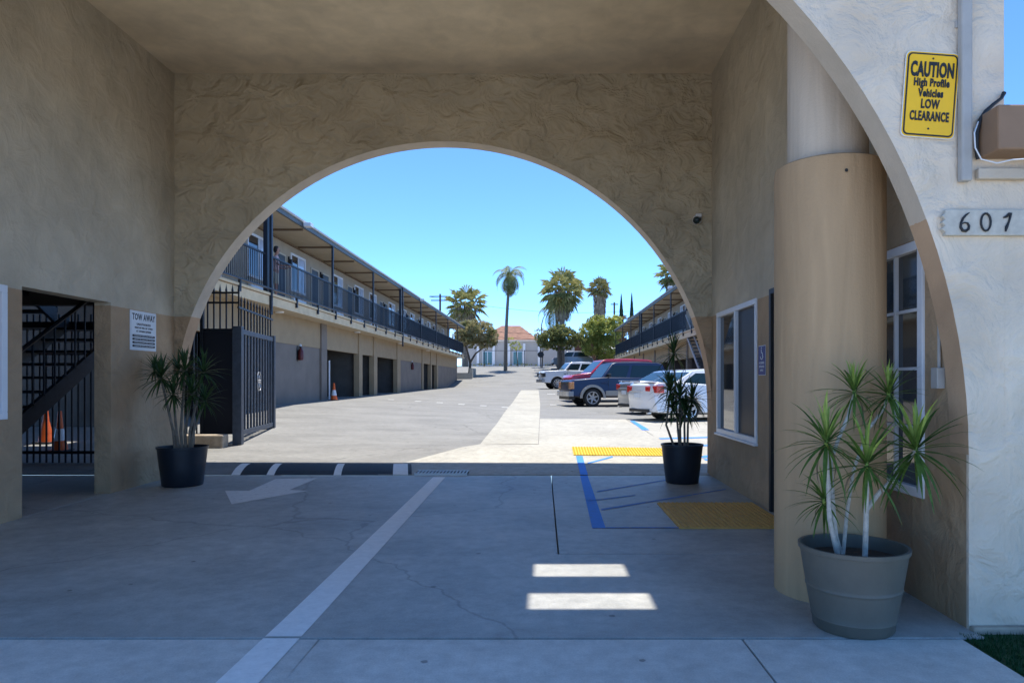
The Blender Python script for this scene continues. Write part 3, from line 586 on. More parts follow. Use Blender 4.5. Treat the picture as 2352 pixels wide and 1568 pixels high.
dracaena('dracaena', 'bushy green dracaena with pale canes in the large taupe pot', 'dracaenas in the pots', pc,
  [([b1, h_(1905, 1190, 4.38), h_(1902, 1110, 4.36), H['A']], .017), ([b1, h_(1915, 1180, 4.45), h_(1908, 1060, 4.5), h_(1925, 1010, 4.52), h_(1948, 955, 4.55), H['B']], .015),
   ([b2, h_(1945, 1180, 4.5), h_(1960, 1080, 4.56), h_(1995, 985, 4.6), h_(2025, 945, 4.62), H['C']], .013), ([b3, h_(1988, 1200, 4.33), h_(1992, 1130, 4.30), H['D']], .015),
   ([b3, h_(1990, 1170, 4.36), h_(2020, 1130, 4.37), h_(2060, 1092, 4.38), H['E']], .018), ([b2, h_(1912, 1200, 4.5), H['F']], .012)],
  [(H['A'], 1.12, 1), (H['B'], .95, 1), (H['C'], .9, 1), (H['D'], 1.2, 1), (H['E'], 1.35, 1), (H['F'], .85, 1)], 'leaf', 'leafy', .30, .0098, 50, True)
pc = (-5.17, 10.02, zg(-5.2, 10)); pot('plant_pot', 'black pot against the left wall under the tow away sign', pc, .335, .27, .56, 'pot')
hs = [(370,868,10.0,1),(425,850,10.1,1),(468,855,10.15,1),(398,905,9.9,.9),(440,905,10.0,.95),(470,920,9.95,.85),(410,850,10.2,.8),(355,850,10.1,.7)]
dracaena('dracaena', 'dark dracaena clump in the black pot beside the left wall', 'dracaenas in the pots', pc,
  [([(pc[0]+dx, pc[1], pc[2]+.45), h_(u0, 990, 10.0), h_(*hs[k][:3])], .020) for k, (dx, u0) in enumerate([(-.1, 398), (0, 415), (.1, 436), (-.05, 405), (.05, 425), (.12, 445)])],
  [(h_(*q[:3]), q[3], 1) for q in hs], 'leafd', 'leafd', .40, .016, 46, False)
pc = (2.07, 10.3, zg(2, 10.3)); pot('plant_pot', 'black pot standing near the office window at the end of the passage', pc, .305, .24, .57, 'pot')
hs = [(1547,812,10.35,.9),(1540,900,10.3,.95),(1562,912,10.2,1),(1590,918,10.3,.95),(1575,945,10.25,.9),(1536,885,10.4,.75),(1545,940,10.35,.8)]
dracaena('dracaena', 'tall dark dracaena with one high shoot in the pot near the office window', 'dracaenas in the pots', pc,
  [([(pc[0]+dx, pc[1], pc[2]+.45), h_(u0, 975, 10.3), h_(*hs[k][:3])], .016) for k, (dx, u0) in enumerate([(-.03, 1556), (-.09, 1530), (-.02, 1562), (.08, 1580), (.04, 1572)])],
  [(h_(*q[:3]), q[3], 1) for q in hs], 'leafd', 'leafd', .42, .017, 44, False)
# ------------------------------------------------------------ motel wings
def wing(s, y0, y1, Xf, yaw, label, posts, wins, doors, lamps, walls, pillars, rail0, beams, sh):
    X = lambda v: s*v+sh
    t = thing('motel_wing', (s*Xf, (y0+y1)/2 if False else y0, .4), label, 'building', None, R(-yaw))
    def bx(m, xa, xb, *r): a, b = sorted((X(xa), X(xb))); return m.box(a, b, *r)
    def part(nm, mt, *bs, **k):
        m = MB()
        for b in bs: bx(m, *b)
        return m.build(nm, mt, k.get('par', t), bevel=k.get('bevel', 0), kind=k.get('kind'))
    part('balcony_floor', 'fascia', (Xf, Xf+1.5, y0, y1, 3.98, 4.2)); part('balcony_soffit', 'under', (Xf+.02, Xf+1.5, y0, y1, 3.86, 3.979))
    part('fascia_board', 'fascia', (Xf-.03, Xf, y0, y1, 3.84, 4.11)); part('edge_trim', 'fascia', (Xf-.07, Xf, y0, y1, 4.135, 4.205)); part('drip_gap', 'batten', (Xf-.012, Xf, y0, y1, 4.112, 4.134))
    part('upper_wall', 'wallup', (Xf+1.5, Xf+1.7, y0, y1, 4.0, 6.88)); part('eave_soffit', 'under', (Xf+.10, Xf+1.5, y0, y1, 6.85, 6.90))
    part('roof', 'rooftop', (Xf+.02, Xf+8, y0, y1, 6.93, 7.02)); part('roof_fascia', 'rooftop', (Xf+.0, Xf+.06, y0-.1, y1+.1, 6.84, 7.05))
    part('gutter', 'pipe', (Xf-.05, Xf-.001, y0-.1, y1+.1, 6.99, 7.06))
    part('end_wall', 'carin' if s < 0 else 'header', (Xf+.7, Xf+8, y0, y0+.2, .0, 6.9)); part('end_wall', 'wallup', (Xf+1.5, Xf+8, y1-.2, y1, 0.4, 6.9))  # left end wall coloured dark for the shade seen through the doorway
    part('wall_batten', 'batten', (Xf+1.44, Xf+1.5, y0, y1, 6.76, 6.80))
    y = posts[0]-3.2
    while y < y1:
        if y > y0: part('soffit_batten', 'batten', (Xf+.12, Xf+1.44, y, y+.09, 6.79, 6.848))
        y += 3.22
    for k, y in enumerate(posts):
        w_ = .05 if k not in beams else .09
        p = part('balcony_post', 'navy', (Xf+.02, Xf+.02+w_*1.3, y-w_, y+w_, 4.2, 6.84))
        if k in beams: part('downpipe', 'navy', (Xf-.10, Xf-.03, y-.05, y+.05, 3.55, 6.95), par=p)
    part('top_rail', 'navy', (Xf+.06, Xf+.12, rail0, y1, 5.35, 5.40)); part('bottom_rail', 'navy', (Xf-.11, Xf-.06, rail0, y1, 4.30, 4.345))
    part('rail_plate', 'navy', (Xf+.07, Xf+.11, rail0, y1, 4.345, 4.38))
    m = MB(); y = rail0+.06
    while y < y1: bx(m, Xf+.08, Xf+.10, y-.01, y+.01, 4.37, 5.35); y += .125
    m.build('baluster', 'navy', t, kind='stuff')
    y = posts[0]
    while y-2.15 > rail0: y -= 2.15
    while y < y1: part('rail_bracket', 'navy', (Xf-.10, Xf-.035, y-.035, y+.035, 3.98, 4.31)); y += 2.15
    Xu = Xf+1.5
    for (a, b) in wins:
        f = part('window', 'white', (Xu-.05, Xu, a, a+.07, 5.02, 6.50), (Xu-.05, Xu, b-.07, b, 5.02, 6.50), (Xu-.05, Xu, a+.07, b-.07, 6.42, 6.50), (Xu-.05, Xu, a+.07, b-.07, 5.02, 5.10), (Xu-.04, Xu, (a+b)/2-.03, (a+b)/2+.03, 5.1, 6.42))
        part('pane', 'glass', (Xu-.02, Xu-.004, a+.07, (a+b)/2-.03, 5.1, 6.42), par=f); part('pane', 'curtain', (Xu-.02, Xu-.004, (a+b)/2+.03, b-.07, 5.1, 6.42), par=f)
        part('wall_unit', 'white', (Xu-.12, Xu, a+.1, b-.1, 4.45, 4.86), bevel=.02)
    for (a, b) in doors:
        d_ = part('door', 'door', (Xu-.03, Xu, a+.06, b-.06, 4.2, 6.24)); part('door_frame', 'wood', (Xu-.045, Xu, a, a+.06, 4.2, 6.3), (Xu-.045, Xu, b-.06, b, 4.2, 6.3), (Xu-.045, Xu, a+.06, b-.06, 6.24, 6.3), par=d_)
    for y in lamps:
        l_ = part('wall_lamp', 'black', (Xu-.16, Xu-.02, y-.07, y+.07, 5.95, 6.2), bevel=.03); part('lamp_bracket', 'black', (Xu-.06, Xu, y-.03, y+.03, 6.2, 6.3), par=l_)
    Xw = Xf+.7
    part('header_beam', 'header', (Xw, Xw+.15, y0+.2, y1-.2, 2.86, 3.858))
    for a, b in walls: part('ground_wall', 'greywall', (Xw+.02, Xw+.17, a, b, -.1, 2.858))
    for a, b, mt in pillars: part('pillar', mt, (Xw-.06, Xw+.2, a, b, -.1, 2.857), (Xw-.06, Xw-.001, a, b, 2.857, 3.857))
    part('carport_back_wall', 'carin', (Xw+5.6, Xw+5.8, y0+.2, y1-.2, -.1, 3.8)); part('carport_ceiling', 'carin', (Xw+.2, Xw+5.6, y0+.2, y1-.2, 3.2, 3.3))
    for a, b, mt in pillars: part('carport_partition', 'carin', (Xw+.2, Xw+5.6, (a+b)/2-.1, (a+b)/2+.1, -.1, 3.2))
    return t, part
wins = [(18.6, 20.3), (22.9, 24.7), (26.8, 28.4), (32.1, 33.6), (35.7, 37.4), (38.7, 40.3), (43.4, 45.2), (47.4, 49.0), (50.3, 52.0), (54.0, 55.6), (57.5, 59.1), (60.6, 62.2), (65.2, 66.8)]
drs = [(25.3, 26.25), (29.1, 30.05), (30.6, 31.5), (34.4, 35.3), (41.0, 41.9), (42.2, 43.1), (45.8, 46.7), (49.2, 50.0), (52.5, 53.4), (56.2, 57.0), (59.5, 60.3), (63.0, 63.9)]
lw_, lpart = wing(-1, 16.5, 71, 8.36, .36, 'two storey motel wing on the left with a long railed balcony over grey carports', [21.0+6.42*k for k in range(8)], wins, drs,
     [26.6, 30.35, 35.5, 42.05, 48.9, 53.7, 60.5], [(19, 28.0), (43, 50.6), (58, 70.8)], [(27.9, 28.6, 'greywall'), (33.5, 34.1, 'header'), (36.4, 37.1, 'header'), (42.1, 43.0, 'header'), (50.6, 51.1, 'header'), (54.3, 54.8, 'header'), (57.3, 58, 'header')], 16.6, (0, 3), .10)
rwins = [(40+k*4.6, 41.6+k*4.6) for k in range(7)]; rdrs = [(42.4+k*4.6, 43.3+k*4.6) for k in range(7)]
rw_, rpart = wing(1, 31, 75, 7.6, .2, 'shaded two storey motel wing on the right behind the parked cars', [35.4+6.45*k for k in range(7)], rwins, rdrs, [43.6+4.6*k for k in range(6)],
     [(31.2, 34)], [(34+5.9*k, 34.4+5.9*k, 'greywall') for k in range(7)], 37.5, (3,), .05)
# low wall past the left wing
m = MB(); m.box(-9.0, -7.2, 71.6, 71.9, .9, 2.4).box(-7.5, -7.2, 71.9, 76, .9, 2.9); o = m.build('retaining_wall', 'apron'); tag(o, 'low pale retaining wall at the far end of the left wing', 'wall')
# small lights and floodlights on the wings (parts)
for y in (23.1, 32.6, 42.2, 52):
    m = MB(); m.lathe([(0, 3.80), (.13, 3.81), (.15, 3.86)], (-8.75, y, 0), 14); m.build('soffit_light', 'white', lw_, smooth=True)
for y in (24.0, 46.0):
    m = MB(); m.tube([(-8.32, y, 6.95), (-8.12, y-.05, 6.93)], .02).box(-8.2, -7.95, y-.2, y+.1, 6.84, 6.97); m.build('floodlight', 'white', lw_, bevel=.02)
m = MB(); m.box(7.35, 7.6, 40.7, 41.0, 6.95, 7.1); m.build('floodlight', 'white', rw_, bevel=.02)
# conduit at the grey pillar, fire extinguishers, cones
m = MB(); m.tube([(-8.86, 28.75, .6), (-8.86, 28.75, 2.4)], .035); m.build('conduit', 'white', lw_, smooth=True)
for (y, lab) in ((25.5, 'dark fire extinguisher cabinet on the grey wall nearest the gate'), (46.8, 'far fire extinguisher cabinet on the grey carport wall down the lot')):
    t = thing('fire_extinguisher', (-9.03+.00625*(y-16.5), y, 2.27), lab, 'extinguisher', 'extinguishers on the carport walls')
    m = MB(); m.prism(rrect(.40, .58, .1), 0, .02, 'y'); m.v = [(-p[1]+.0, p[0], p[2]+.28) for p in m.v]; m.v = [(.05 if p[0] > -.01 else .0, p[1], p[2]) for p in m.v]; m.build('backboard', 'trim', t, local=True)
    m = MB(); m.lathe([(0, .04), (.09, .05), (.10, .10), (.10, .38), (.05, .46), (.03, .50), (0, .51)], (.14, 0, 0), 14); m.build('cylinder', 'redbag', t, local=True, smooth=True)
    m = MB(); m.tube([(.14, 0, .5), (.16, .08, .48), (.16, .13, .3), (.15, .12, .16)], .016, 6).box(.10, .18, -.06, .06, .50, .54); m.build('hose', 'trim', t, local=True)
    m = MB(); m.lathe([(0, 0), (.05, .01), (.05, .08), (0, .09)], (.08, .12, .55), 10); m.build('alarm_light', 'white', t, local=True)
def cone(loc, label, h=.7, band='white'):
    t = thing('traffic_cone', loc, label, 'cone', 'traffic cones')
    m = MB(); m.box(-.17, .17, -.17, .17, 0, .03); m.build('base', 'trim', t, local=True, bevel=.008)
    m = MB(); m.lathe([(.135, .03), (.105, .2), (.060, .42), (.03, h), (0, h+.005)], (0,0,0), 20); m.build('shell', 'orange', t, local=True, smooth=True)
    m = MB(); m.lathe([(.107, .2), (.066, .42)], (0,0,0), 20); m.build('reflective_band', band, t, local=True, smooth=True)
cone((-8.45, 28.3, zg(-8.4, 28.3)), 'orange traffic cone standing beside the grey pillar of the left carport')
cone((-9.9, 13.9, zg(-9.9, 13.9)), 'sunlit orange traffic cone seen through the dark doorway on the left', .75, 'orange')
cone((-9.0, 13.0, zg(-9.0, 13.0)), 'second orange traffic cone beyond the stairs in the dark doorway', .75)

# ------------------------------------------------------------ gate, fence, railing, block on the left
A = Vector((-6.02, 13.8)); B = Vector((-6.46, 16.7)); L = (B-A).length; ang = math.atan2((B-A).y, (B-A).x)
t = thing('driveway_gate', (A.x, A.y, zg(A.x, A.y)), 'grey metal driveway gate leaf standing open with a scroll in its bars', 'gate', None, ang)
def gpart(nm, mt, *bs, par=None, bevel=.004):
    m = MB()
    for b in bs: m.box(*b)
    return m.build(nm, mt, par or t, local=True, bevel=bevel)
gpart('hinge_post', 'gate', (-.09, .09, -.085, .085, 0, 2.34)); gpart('end_post', 'gate', (L-.08, L+.06, -.06, .06, .12, 2.34))
gpart('top_rail', 'gate', (.09, L-.08, -.035, .035, 2.20, 2.30)); gpart('bottom_rail', 'gate', (.09, L-.08, -.035, .035, .17, .27))
for k in range(11):
    x = .09+(L-.17)*(k+.5)/11; gpart('gate_bar', 'gate', (x-.03, x+.03, -.02, .02, .27, 2.20))
    m = MB(); m.box(x-.014, x+.014, -.014, .014, 2.30, 2.86); m.add([(x-.02,-.02,2.86),(x+.02,-.02,2.86),(x+.02,.02,2.86),(x-.02,.02,2.86),(x,0,2.98)], [(0,1,4),(1,2,4),(2,3,4),(3,0,4)]); m.build('spike_bar', 'black', t, local=True)
gpart('spike_rail', 'black', (.0, L, -.018, .018, 2.70, 2.74))
m = MB()
for z0, sg in ((1.05, 1), (1.45, -1)):
    for d_ in (1, -1): m.tube([(L/2+d_*(.04+.11*math.sin(a)*(1-a/9)), -.045, z0+sg*(.16*(1-math.cos(a))*(1-a/11))) for a in [i*.5 for i in range(11)]], .012, 5)
m.build('scroll_ornament', 'rim', t, local=True)
t = thing('iron_fence', (-6.5, 14.0, zg(-6.5, 14)), 'black mesh fence panel with tall spiked bars between the wall and the gate', 'fence')
gpart('mesh_panel', 'mesh', (-.30, .38, -.03, .03, .18, 2.22)); gpart('fence_post', 'black', (-.36, -.30, -.04, .04, 0, 3.45)); gpart('fence_rail', 'black', (-.30, .42, -.025, .025, 2.22, 2.30)); gpart('fence_rail', 'black', (-.30, .42, -.014, .014, 2.80, 2.84), (-.30, .42, -.014, .014, 3.0, 3.04))
for k in range(6):
    x = -.22+k*.125; m = MB(); m.box(x-.012, x+.012, -.012, .012, 2.30, 3.05); m.add([(x-.018,-.018,3.05),(x+.018,-.018,3.05),(x+.018,.018,3.05),(x-.018,.018,3.05),(x,0,3.2)], [(0,1,4),(1,2,4),(2,3,4),(3,0,4)]); m.build('spike_bar', 'black', t, local=True)
for k in range(3):
    x = -.64+k*.10; gpart('fence_bar', 'black', (x-.012, x+.012, -.012, .012, 0.1, 2.2), bevel=0)
t = thing('stair_railing', (-6.55, 12.7, .2), 'black iron landing railing with knuckled bars behind the left plant', 'railing')
gpart('bottom_rail', 'rim', (-.62, .16, -.02, .02, 2.02, 2.07)); gpart('bottom_rail', 'black', (-.62, .16, -.03, .03, 1.86, 1.94)); gpart('top_rail', 'black', (-.62, .16, -.025, .025, 3.55, 3.60)); gpart('corner_post', 'black', (.16, .21, -.03, .03, 0, 3.9))
for k in range(9):
    x = -.58+k*.085; m = MB(); m.box(x-.01, x+.01, -.01, .01, 2.07, 3.55); z = 2.35+.35*(k % 3); m.lathe([(0,-.03),(.022,0),(0,.03)], (x, 0, z), 8); m.build('railing_bar', 'black', t, local=True)
m = MB(); m.box(-6.95, -6.12, 13.35, 13.62, .1, .52); o = m.build('concrete_block', 'block', bevel=.03); tag(o, 'rough broken concrete kerb block at the foot of the black fence', 'block')
# stair in the hall
t = thing('hall_staircase', (-8.6, 9.6, 0), 'black steel zigzag staircase seen in the dark doorway on the left', 'staircase')
def flight(x, y0, z0, y1, z1, nm, wd=1.1):
    n = 11; dy = (y1-y0)/n; dz = (z1-z0)/n
    for sx in (0, wd):
        m = MB(); m.add([(x+sx-.03, y0, z0-.1), (x+sx+.03, y0, z0-.1), (x+sx+.03, y1, z1-.1), (x+sx-.03, y1, z1-.1), (x+sx-.03, y0, z0+.16), (x+sx+.03, y0, z0+.16), (x+sx+.03, y1, z1+.16), (x+sx-.03, y1, z1+.16)],
            [(0,3,2,1),(4,5,6,7),(0,1,5,4),(1,2,6,5),(2,3,7,6),(3,0,4,7)]); m.build('stringer', 'black', t)
    for k in range(n):
        ya, yb = sorted((y0+dy*k, y0+dy*(k+1)*1.0)); m = MB(); m.box(x+.03, x+wd-.03, ya, yb, z0+dz*(k+.5)-.02, z0+dz*(k+.5)+.02); m.build('tread', 'black', t)
    for sx in (wd+.02,):
        m = MB(); m.tube([(x+sx, y0, z0+1.0), (x+sx, y1, z1+1.0)], .03, 6); m.build('handrail', 'black', t)
        for k in range(18):
            y = y0+(y1-y0)*k/17; z = z0+(z1-z0)*k/17; m = MB(); m.box(x+sx-.01, x+sx+.01, y-.01, y+.01, z+.1, z+.98); m.build('railing_bar', 'black', t)
flight(-7.9, 8.0, .3, 11.6, 2.5, 'a'); flight(-9.2, 11.6, 2.6, 8.2, 4.6, 'b')
m = MB(); m.box(-9.3, -6.75, 11.6, 12.2, 2.44, 2.54); m.build('landing', 'black', t)
t2 = thing('hall_railing', (-8.6, 11.9, 0), 'row of black security bars closing the back of the stair hall', 'railing'); t = t2
for k in range(58):
    x = -12.6+k*.11; m = MB(); m.box(x-.012, x+.012, 11.98, 12.0, .1, 2.7); m.build('security_bar', 'black', t)
m = MB(); m.box(-12.7, -6.2, 11.97, 12.01, 2.0, 2.05); m.build('cross_rail', 'black', t); m = MB(); m.box(-12.7, -6.2, 11.97, 12.01, .3, .35); m.build('cross_rail', 'black', t)

# staircase of the right wing
t = thing('outdoor_staircase', (8.0, 34, .4), 'outdoor staircase with pale rails coming down from the right balcony', 'staircase')
def sl(m, x, ya, za, yb, zb, h, w_=.03): m.add([(x-w_, ya, za), (x+w_, ya, za), (x+w_, yb, zb), (x-w_, yb, zb), (x-w_, ya, za+h), (x+w_, ya, za+h), (x+w_, yb, zb+h), (x-w_, yb, zb+h)], [(0,3,2,1),(4,5,6,7),(0,1,5,4),(1,2,6,5),(2,3,7,6),(3,0,4,7)])
for x in (7.72, 8.85):
    m = MB(); sl(m, x, 37.4, 4.0, 31.6, .42, .2); m.build('stringer', 'pipe', t); m = MB(); sl(m, x, 37.4, 5.05, 31.6, 1.45, .07); m.build('handrail', 'pipe', t)
    for k in range(22):
        y = 37.2-k*.26; z = 4.1+(y-37.4)*.617; m = MB(); m.box(x-.012, x+.012, y-.012, y+.012, z, z+1.0); m.build('railing_bar', 'black', t)
for k in range(18):
    y = 37.2-k*.32; z = 4.03+(y-37.4)*.617+.1; m = MB(); m.box(7.75, 8.82, y-.28, y, z, z+.05); m.build('tread', 'black', t)

# ------------------------------------------------------------ vehicles
def wheel(t, x, y, r, wd, spokes=5, dark=False):
    w_ = bpy.data.objects.new('wheel', None); C.objects.link(w_); w_.parent = t; w_.location = (x, y, r); sg = 1 if y > 0 else -1
    m = MB(); m.lathe([(r*.64, wd/2-.01), (r*.70, wd/2), (r*.93, wd/2), (r, wd/2-.04), (r, -wd/2+.04), (r*.93, -wd/2), (r*.64, -wd/2+.01)], (0,0,0), 32, axis='y'); m.build('tyre', 'tyre', w_, local=True, smooth=True)
    o = wd/2*sg
    m = MB(); m.lathe([(r*.66, -wd*.3), (r*.60, o*.3), (0, o*.3)], (0,0,0), 28, axis='y'); m.build('brake_drum', 'trim', w_, local=True)
    m = MB(); m.lathe([(r*.70, o*.98), (r*.68, o*1.04), (r*.60, o*1.02), (r*.60, o*.7), (r*.64, o*.5)], (0,0,0), 32, axis='y')
    for k in range(spokes):
        a = 2*math.pi*k/spokes+.3; ca, sa = math.cos(a), math.sin(a); hw = r*.085 if spokes > 5 else r*.11; P = []
        for rr, ww, yy in ((r*.12, hw*1.3, o*.82), (r*.62, hw*.8, o*.96)): P += [(rr*ca-ww*sa, yy, rr*sa+ww*ca), (rr*ca+ww*sa, yy, rr*sa-ww*ca), (rr*ca+ww*sa, yy-.03*sg, rr*sa-ww*ca), (rr*ca-ww*sa, yy-.03*sg, rr*sa+ww*ca)]
        m.add(P, [(0,1,5,4),(1,2,6,5),(2,3,7,6),(3,0,4,7),(4,5,6,7)])
    m.lathe([(0, o*.96), (r*.13, o*.94), (r*.17, o*.78)], (0,0,0), 16, axis='y'); m.build('rim', 'trim' if dark else 'rim', w_, local=True, smooth=True)
def car(name, label, cat, front, phi, tail_left, sp):
    """sp: L, w, wheels (x), r, top [(x,z)...] from the front bumper over the bonnet and deck to the rear, zb bottom, cabin, paint"""
    Lc = sp['L']; cx_ = front[0]+Lc/2*math.cos(phi); cy_ = front[1]+Lc/2*math.sin(phi); cz_ = zg(cx_, cy_)
    t = thing(name, (cx_, cy_, cz_), label, cat, None, phi+(math.pi if tail_left else 0))
    w_ = sp['w']; r = sp['r']; h0 = Lc/2; zb = sp['zb']; ra = r*sp.get('arch', 1.17)
    P = []
    for xw in sorted(sp['wheels']):
        k0 = math.asin(min(1, max(-1, (zb-r)/ra))); n = 14
        for i in range(n+1):
            a = math.pi-k0+(2*k0-math.pi)*i/n if False else (math.pi-k0)-(math.pi-2*k0)*i/n
            P.append((xw+ra*math.cos(a), r+ra*math.sin(a)))
    low = [(sp['top'][0][0]+.06, zb+.03)]+P+[(sp['top'][-1][0]-.06, zb+.03)]
    out = low+[(x, z) for x, z in reversed(sp['top'])]
    m = MB(); n = len(out)
    def wy(z, x, e):  # half width: tucks in above the shoulder and towards the ends
        sh_ = sp['shoulder']; k = w_ if z < sh_ else w_-(z-sh_)*.35
        ex = max(0, abs(x-h0)-(h0-.55))/.55
        return (k-e*.04)*(1-.13*ex*ex)
    lay = [(-1, 0), (-1, 1), (1, 1), (1, 0)]
    prof = [[(x-h0, s_*(wy(z, x, 0)), z) for x, z in out] for s_ in (-1, -.5, 0, .5, 1)]
    bulge = sp.get('bulge', .06)
    for j, s_ in enumerate((-1, -.5, 0, .5, 1)):        # bow the nose and the tail in plan
        f_ = bulge*(1-s_*s_)
        prof[j] = [(x+(-f_ if x < -h0+.5 else f_ if x > h0-.5 else 0), y, z) for x, y, z in prof[j]]
    for p in prof: m.v += p
    for j in range(4): m.f += [(j*n+i, (j+1)*n+i, (j+1)*n+(i+1) % n, j*n+(i+1) % n) for i in range(n)]; m.m += [0]*n
    m.f += [tuple(range(n)), tuple(4*n+i for i in range(n-1, -1, -1))]; m.m += [0, 0]
    m.build('body', sp['paint'], t, local=True, smooth=True, bevel=.035, sharp=28)
    m = MB(); m.box(-h0+.5, h0-.5, -w_*.8, w_*.8, zb-.04, r*2.1); m.build('underbody', 'trim', t, local=True)
    cb = sp['cabin']  # (x0 base, x0 roof, x1 roof, x1 base, z base, z roof, half width base, half width roof)
    a0, a1, b1, b0, z0, z1, wb, wr = cb; zm = z1-.05
    m = MB(); vs = []
    ring = [(a0, z0, wb), (a1-.12, zm, wr+.03), (a1+.1, z1, wr-.08), ((a1+b1)/2, z1+.035, wr-.08), (b1-.1, z1, wr-.08), (b1+.1, zm, wr+.03), (b0, z0, wb)]
    for x, z, ww in ring: vs += [(x-h0, -ww, z), (x-h0, -ww*.5, z+.01), (x-h0, ww*.5, z+.01), (x-h0, ww, z)]
    fs = [(i*4+j, i*4+j+1, i*4+j+5, i*4+j+4) for i in range(6) for j in range(3)]
    fs += [tuple(i*4 for i in range(6, -1, -1)), tuple(i*4+3 for i in range(7))]
    m.add(vs, fs); m.build('cabin', sp['paint'], t, local=True, smooth=True, bevel=.03, sharp=28)
    def sp_pt(x, f, s_):   # point on the cabin side at x, at fraction f of the window height
        z = z0+(zm-z0)*f; ww = wb+(wr+.03-wb)*f
        return (x-h0, s_*(ww+.006), z)
    lx = lambda f: a0+(a1-.12-a0)*f; rx = lambda f: b0+(b1+.1-b0)*f
    for s_ in (-1, 1):
        for (u0, u1) in sp['side_windows']:
            f0, f1 = .08, .88
            q = []
            for f in (f0, f1):
                l_, r_ = lx(f)+.10, rx(f)-.10
                q.append((l_+(r_-l_)*u0, l_+(r_-l_)*u1))
            if u0 > 0: q = [(max(q[0][0], q[1][0]) if sp.get('upright') else q[0][0], q[0][1]), (q[1][0], q[1][1])]
            m = MB(); m.add([sp_pt(q[0][0], f0, s_), sp_pt(q[0][1], f0, s_), sp_pt(q[1][1], f1, s_), sp_pt(q[1][0], f1, s_)], [(0,1,2,3)])
            m.v += [(x, y-s_*.01, z) for x, y, z in m.v]; m.f += [(7,6,5,4),(0,4,5,1),(1,5,6,2),(2,6,7,3),(3,7,4,0)]; m.m += [0]*5
            m.build('side_window', 'cglass', t, local=True)
    for nm, (xa, za, wa), (xb, zb_, wb_), d in (('windscreen', (a0, z0, wb), (a1-.12, zm, wr+.03), -1), ('rear_window', (b0, z0, wb), (b1+.1, zm, wr+.03), 1)):
        q = []
        nx, nz = (zb_-za), -(xb-xa)*1.0; ln = math.hypot(nx, nz); ox, oz = (d*abs(nx)/ln*.012, abs(nz)/ln*.012)
        for f, s_ in ((.07, -1), (.07, 1), (.93, 1), (.93, -1)): q.append((xa+(xb-xa)*f-h0+ox, s_*((wa+(wb_-wa)*f)-.09), za+(zb_-za)*f+oz))
        m = MB(); m.add(q, [(0,1,2,3)]); m.v += [(x-ox*.9, y, z-oz*.9) for x, y, z in q]; m.f += [(7,6,5,4),(0,4,5,1),(1,5,6,2),(2,6,7,3),(3,7,4,0)]; m.m += [0]*5; m.build(nm, 'cglass', t, local=True)
    for xw in sp['wheels']:
        for s_ in (-1, 1): wheel(t, xw-h0, s_*(w_-.12), r, .23, sp.get('spokes', 6))
    for s_ in (-1, 1):
        m = MB(); xm = a0+.28-h0; m.box(xm-.05, xm+.07, min(s_*w_*.93, s_*(w_+.17)), max(s_*w_*.93, s_*(w_+.17)), z0+.04, z0+.2); m.build('wing_mirror', sp.get('mirror', sp['paint']), t, local=True, bevel=.03)
        for xd in sp['door_lines']:
            m = MB(); yy = s_*(w_+.001); zs_ = zb+.14; m.box(xd-h0-.006, xd-h0+.006, min(yy, yy-s_*.02), max(yy, yy-s_*.02), zs_, sp['shoulder']); m.build('door_seam', 'trim', t, local=True)
            m = MB(); m.box(xd-h0-.26, xd-h0-.08, min(yy, yy+s_*.02), max(yy, yy+s_*.02), sp['shoulder']-.13, sp['shoulder']-.09); m.build('door_handle', sp.get('handle', sp['paint']), t, local=True, bevel=.005)
    for nm, mt, b in sp['extras']:
        x0, x1, y0, y1, za, zz = b
        for s_ in ((-1, 1) if y0 > 0.001 else (1,)):
            ya, yb = sorted((s_*y0, s_*y1))
            m = MB(); m.box(x0-h0, x1-h0, ya, yb, za, zz); m.build(nm, mt, t, local=True, bevel=.015)
    for xw, mt, wd_ in sp.get('flares', []):
        for s_ in (-1, 1):
            m = MB(); n = 16; vs = []
            for i in range(n+1):
                a = math.pi*i/n; ri, ro = ra-.005, ra+wd_
                for rr, yy in ((ri, w_-.03), (ri, w_+.035), (ro, w_+.03), (ro, w_-.03)): vs.append((xw-h0+rr*math.cos(a), s_*yy, r*.95+rr*math.sin(a)))
            m.add(vs, [(i*4+j, i*4+(j+1) % 4, i*4+4+(j+1) % 4, i*4+4+j) for i in range(n) for j in range(4)]); m.build('wheel_flare', mt, t, local=True, smooth=True)
    return t
suv = dict(L=4.75, w=.97, wheels=(.93, 3.75), r=.385, zb=.42, shoulder=1.12, paint='pnavy', mirror='trim', spokes=6, arch=1.22,
  top=[(.02,.50),(.0,.72),(.03,1.02),(.12,1.12),(1.45,1.24),(4.6,1.22),(4.72,1.1),(4.75,.5)], cabin=(1.35, 1.98, 4.05, 4.45, 1.2, 1.88, .88, .76), side_windows=[(0, .34), (.40, .97)],
  door_lines=[1.62, 2.92], flares=[(.93, 'ptaupe', .10), (3.75, 'ptaupe', .10)],
  extras=[('bumper', 'psilver', (-.12, .10, .0, .93, .44, .66)), ('bumper', 'psilver', (-.12, .10, -.93, 0, .44, .66)), ('grille', 'trim', (-.03, .05, -.62, .62, .72, 1.06)), ('headlight', 'amber', (-.04, .12, .64, .955, .76, 1.04)),
          ('side_cladding', 'ptaupe', (1.5, 3.2, .955, 1.0, .46, .68)), ('tail_light', 'redlamp', (4.68, 4.76, .78, .93, .8, 1.15)), ('fog_light', 'clear', (-.135, -.10, .60, .78, .48, .58)), ('air_dam', 'trim', (-.06, .2, -.8, .8, .30, .44)), ('roof_rack', 'trim', (2.3, 4.2, .60, .63, 1.915, 1.94))])
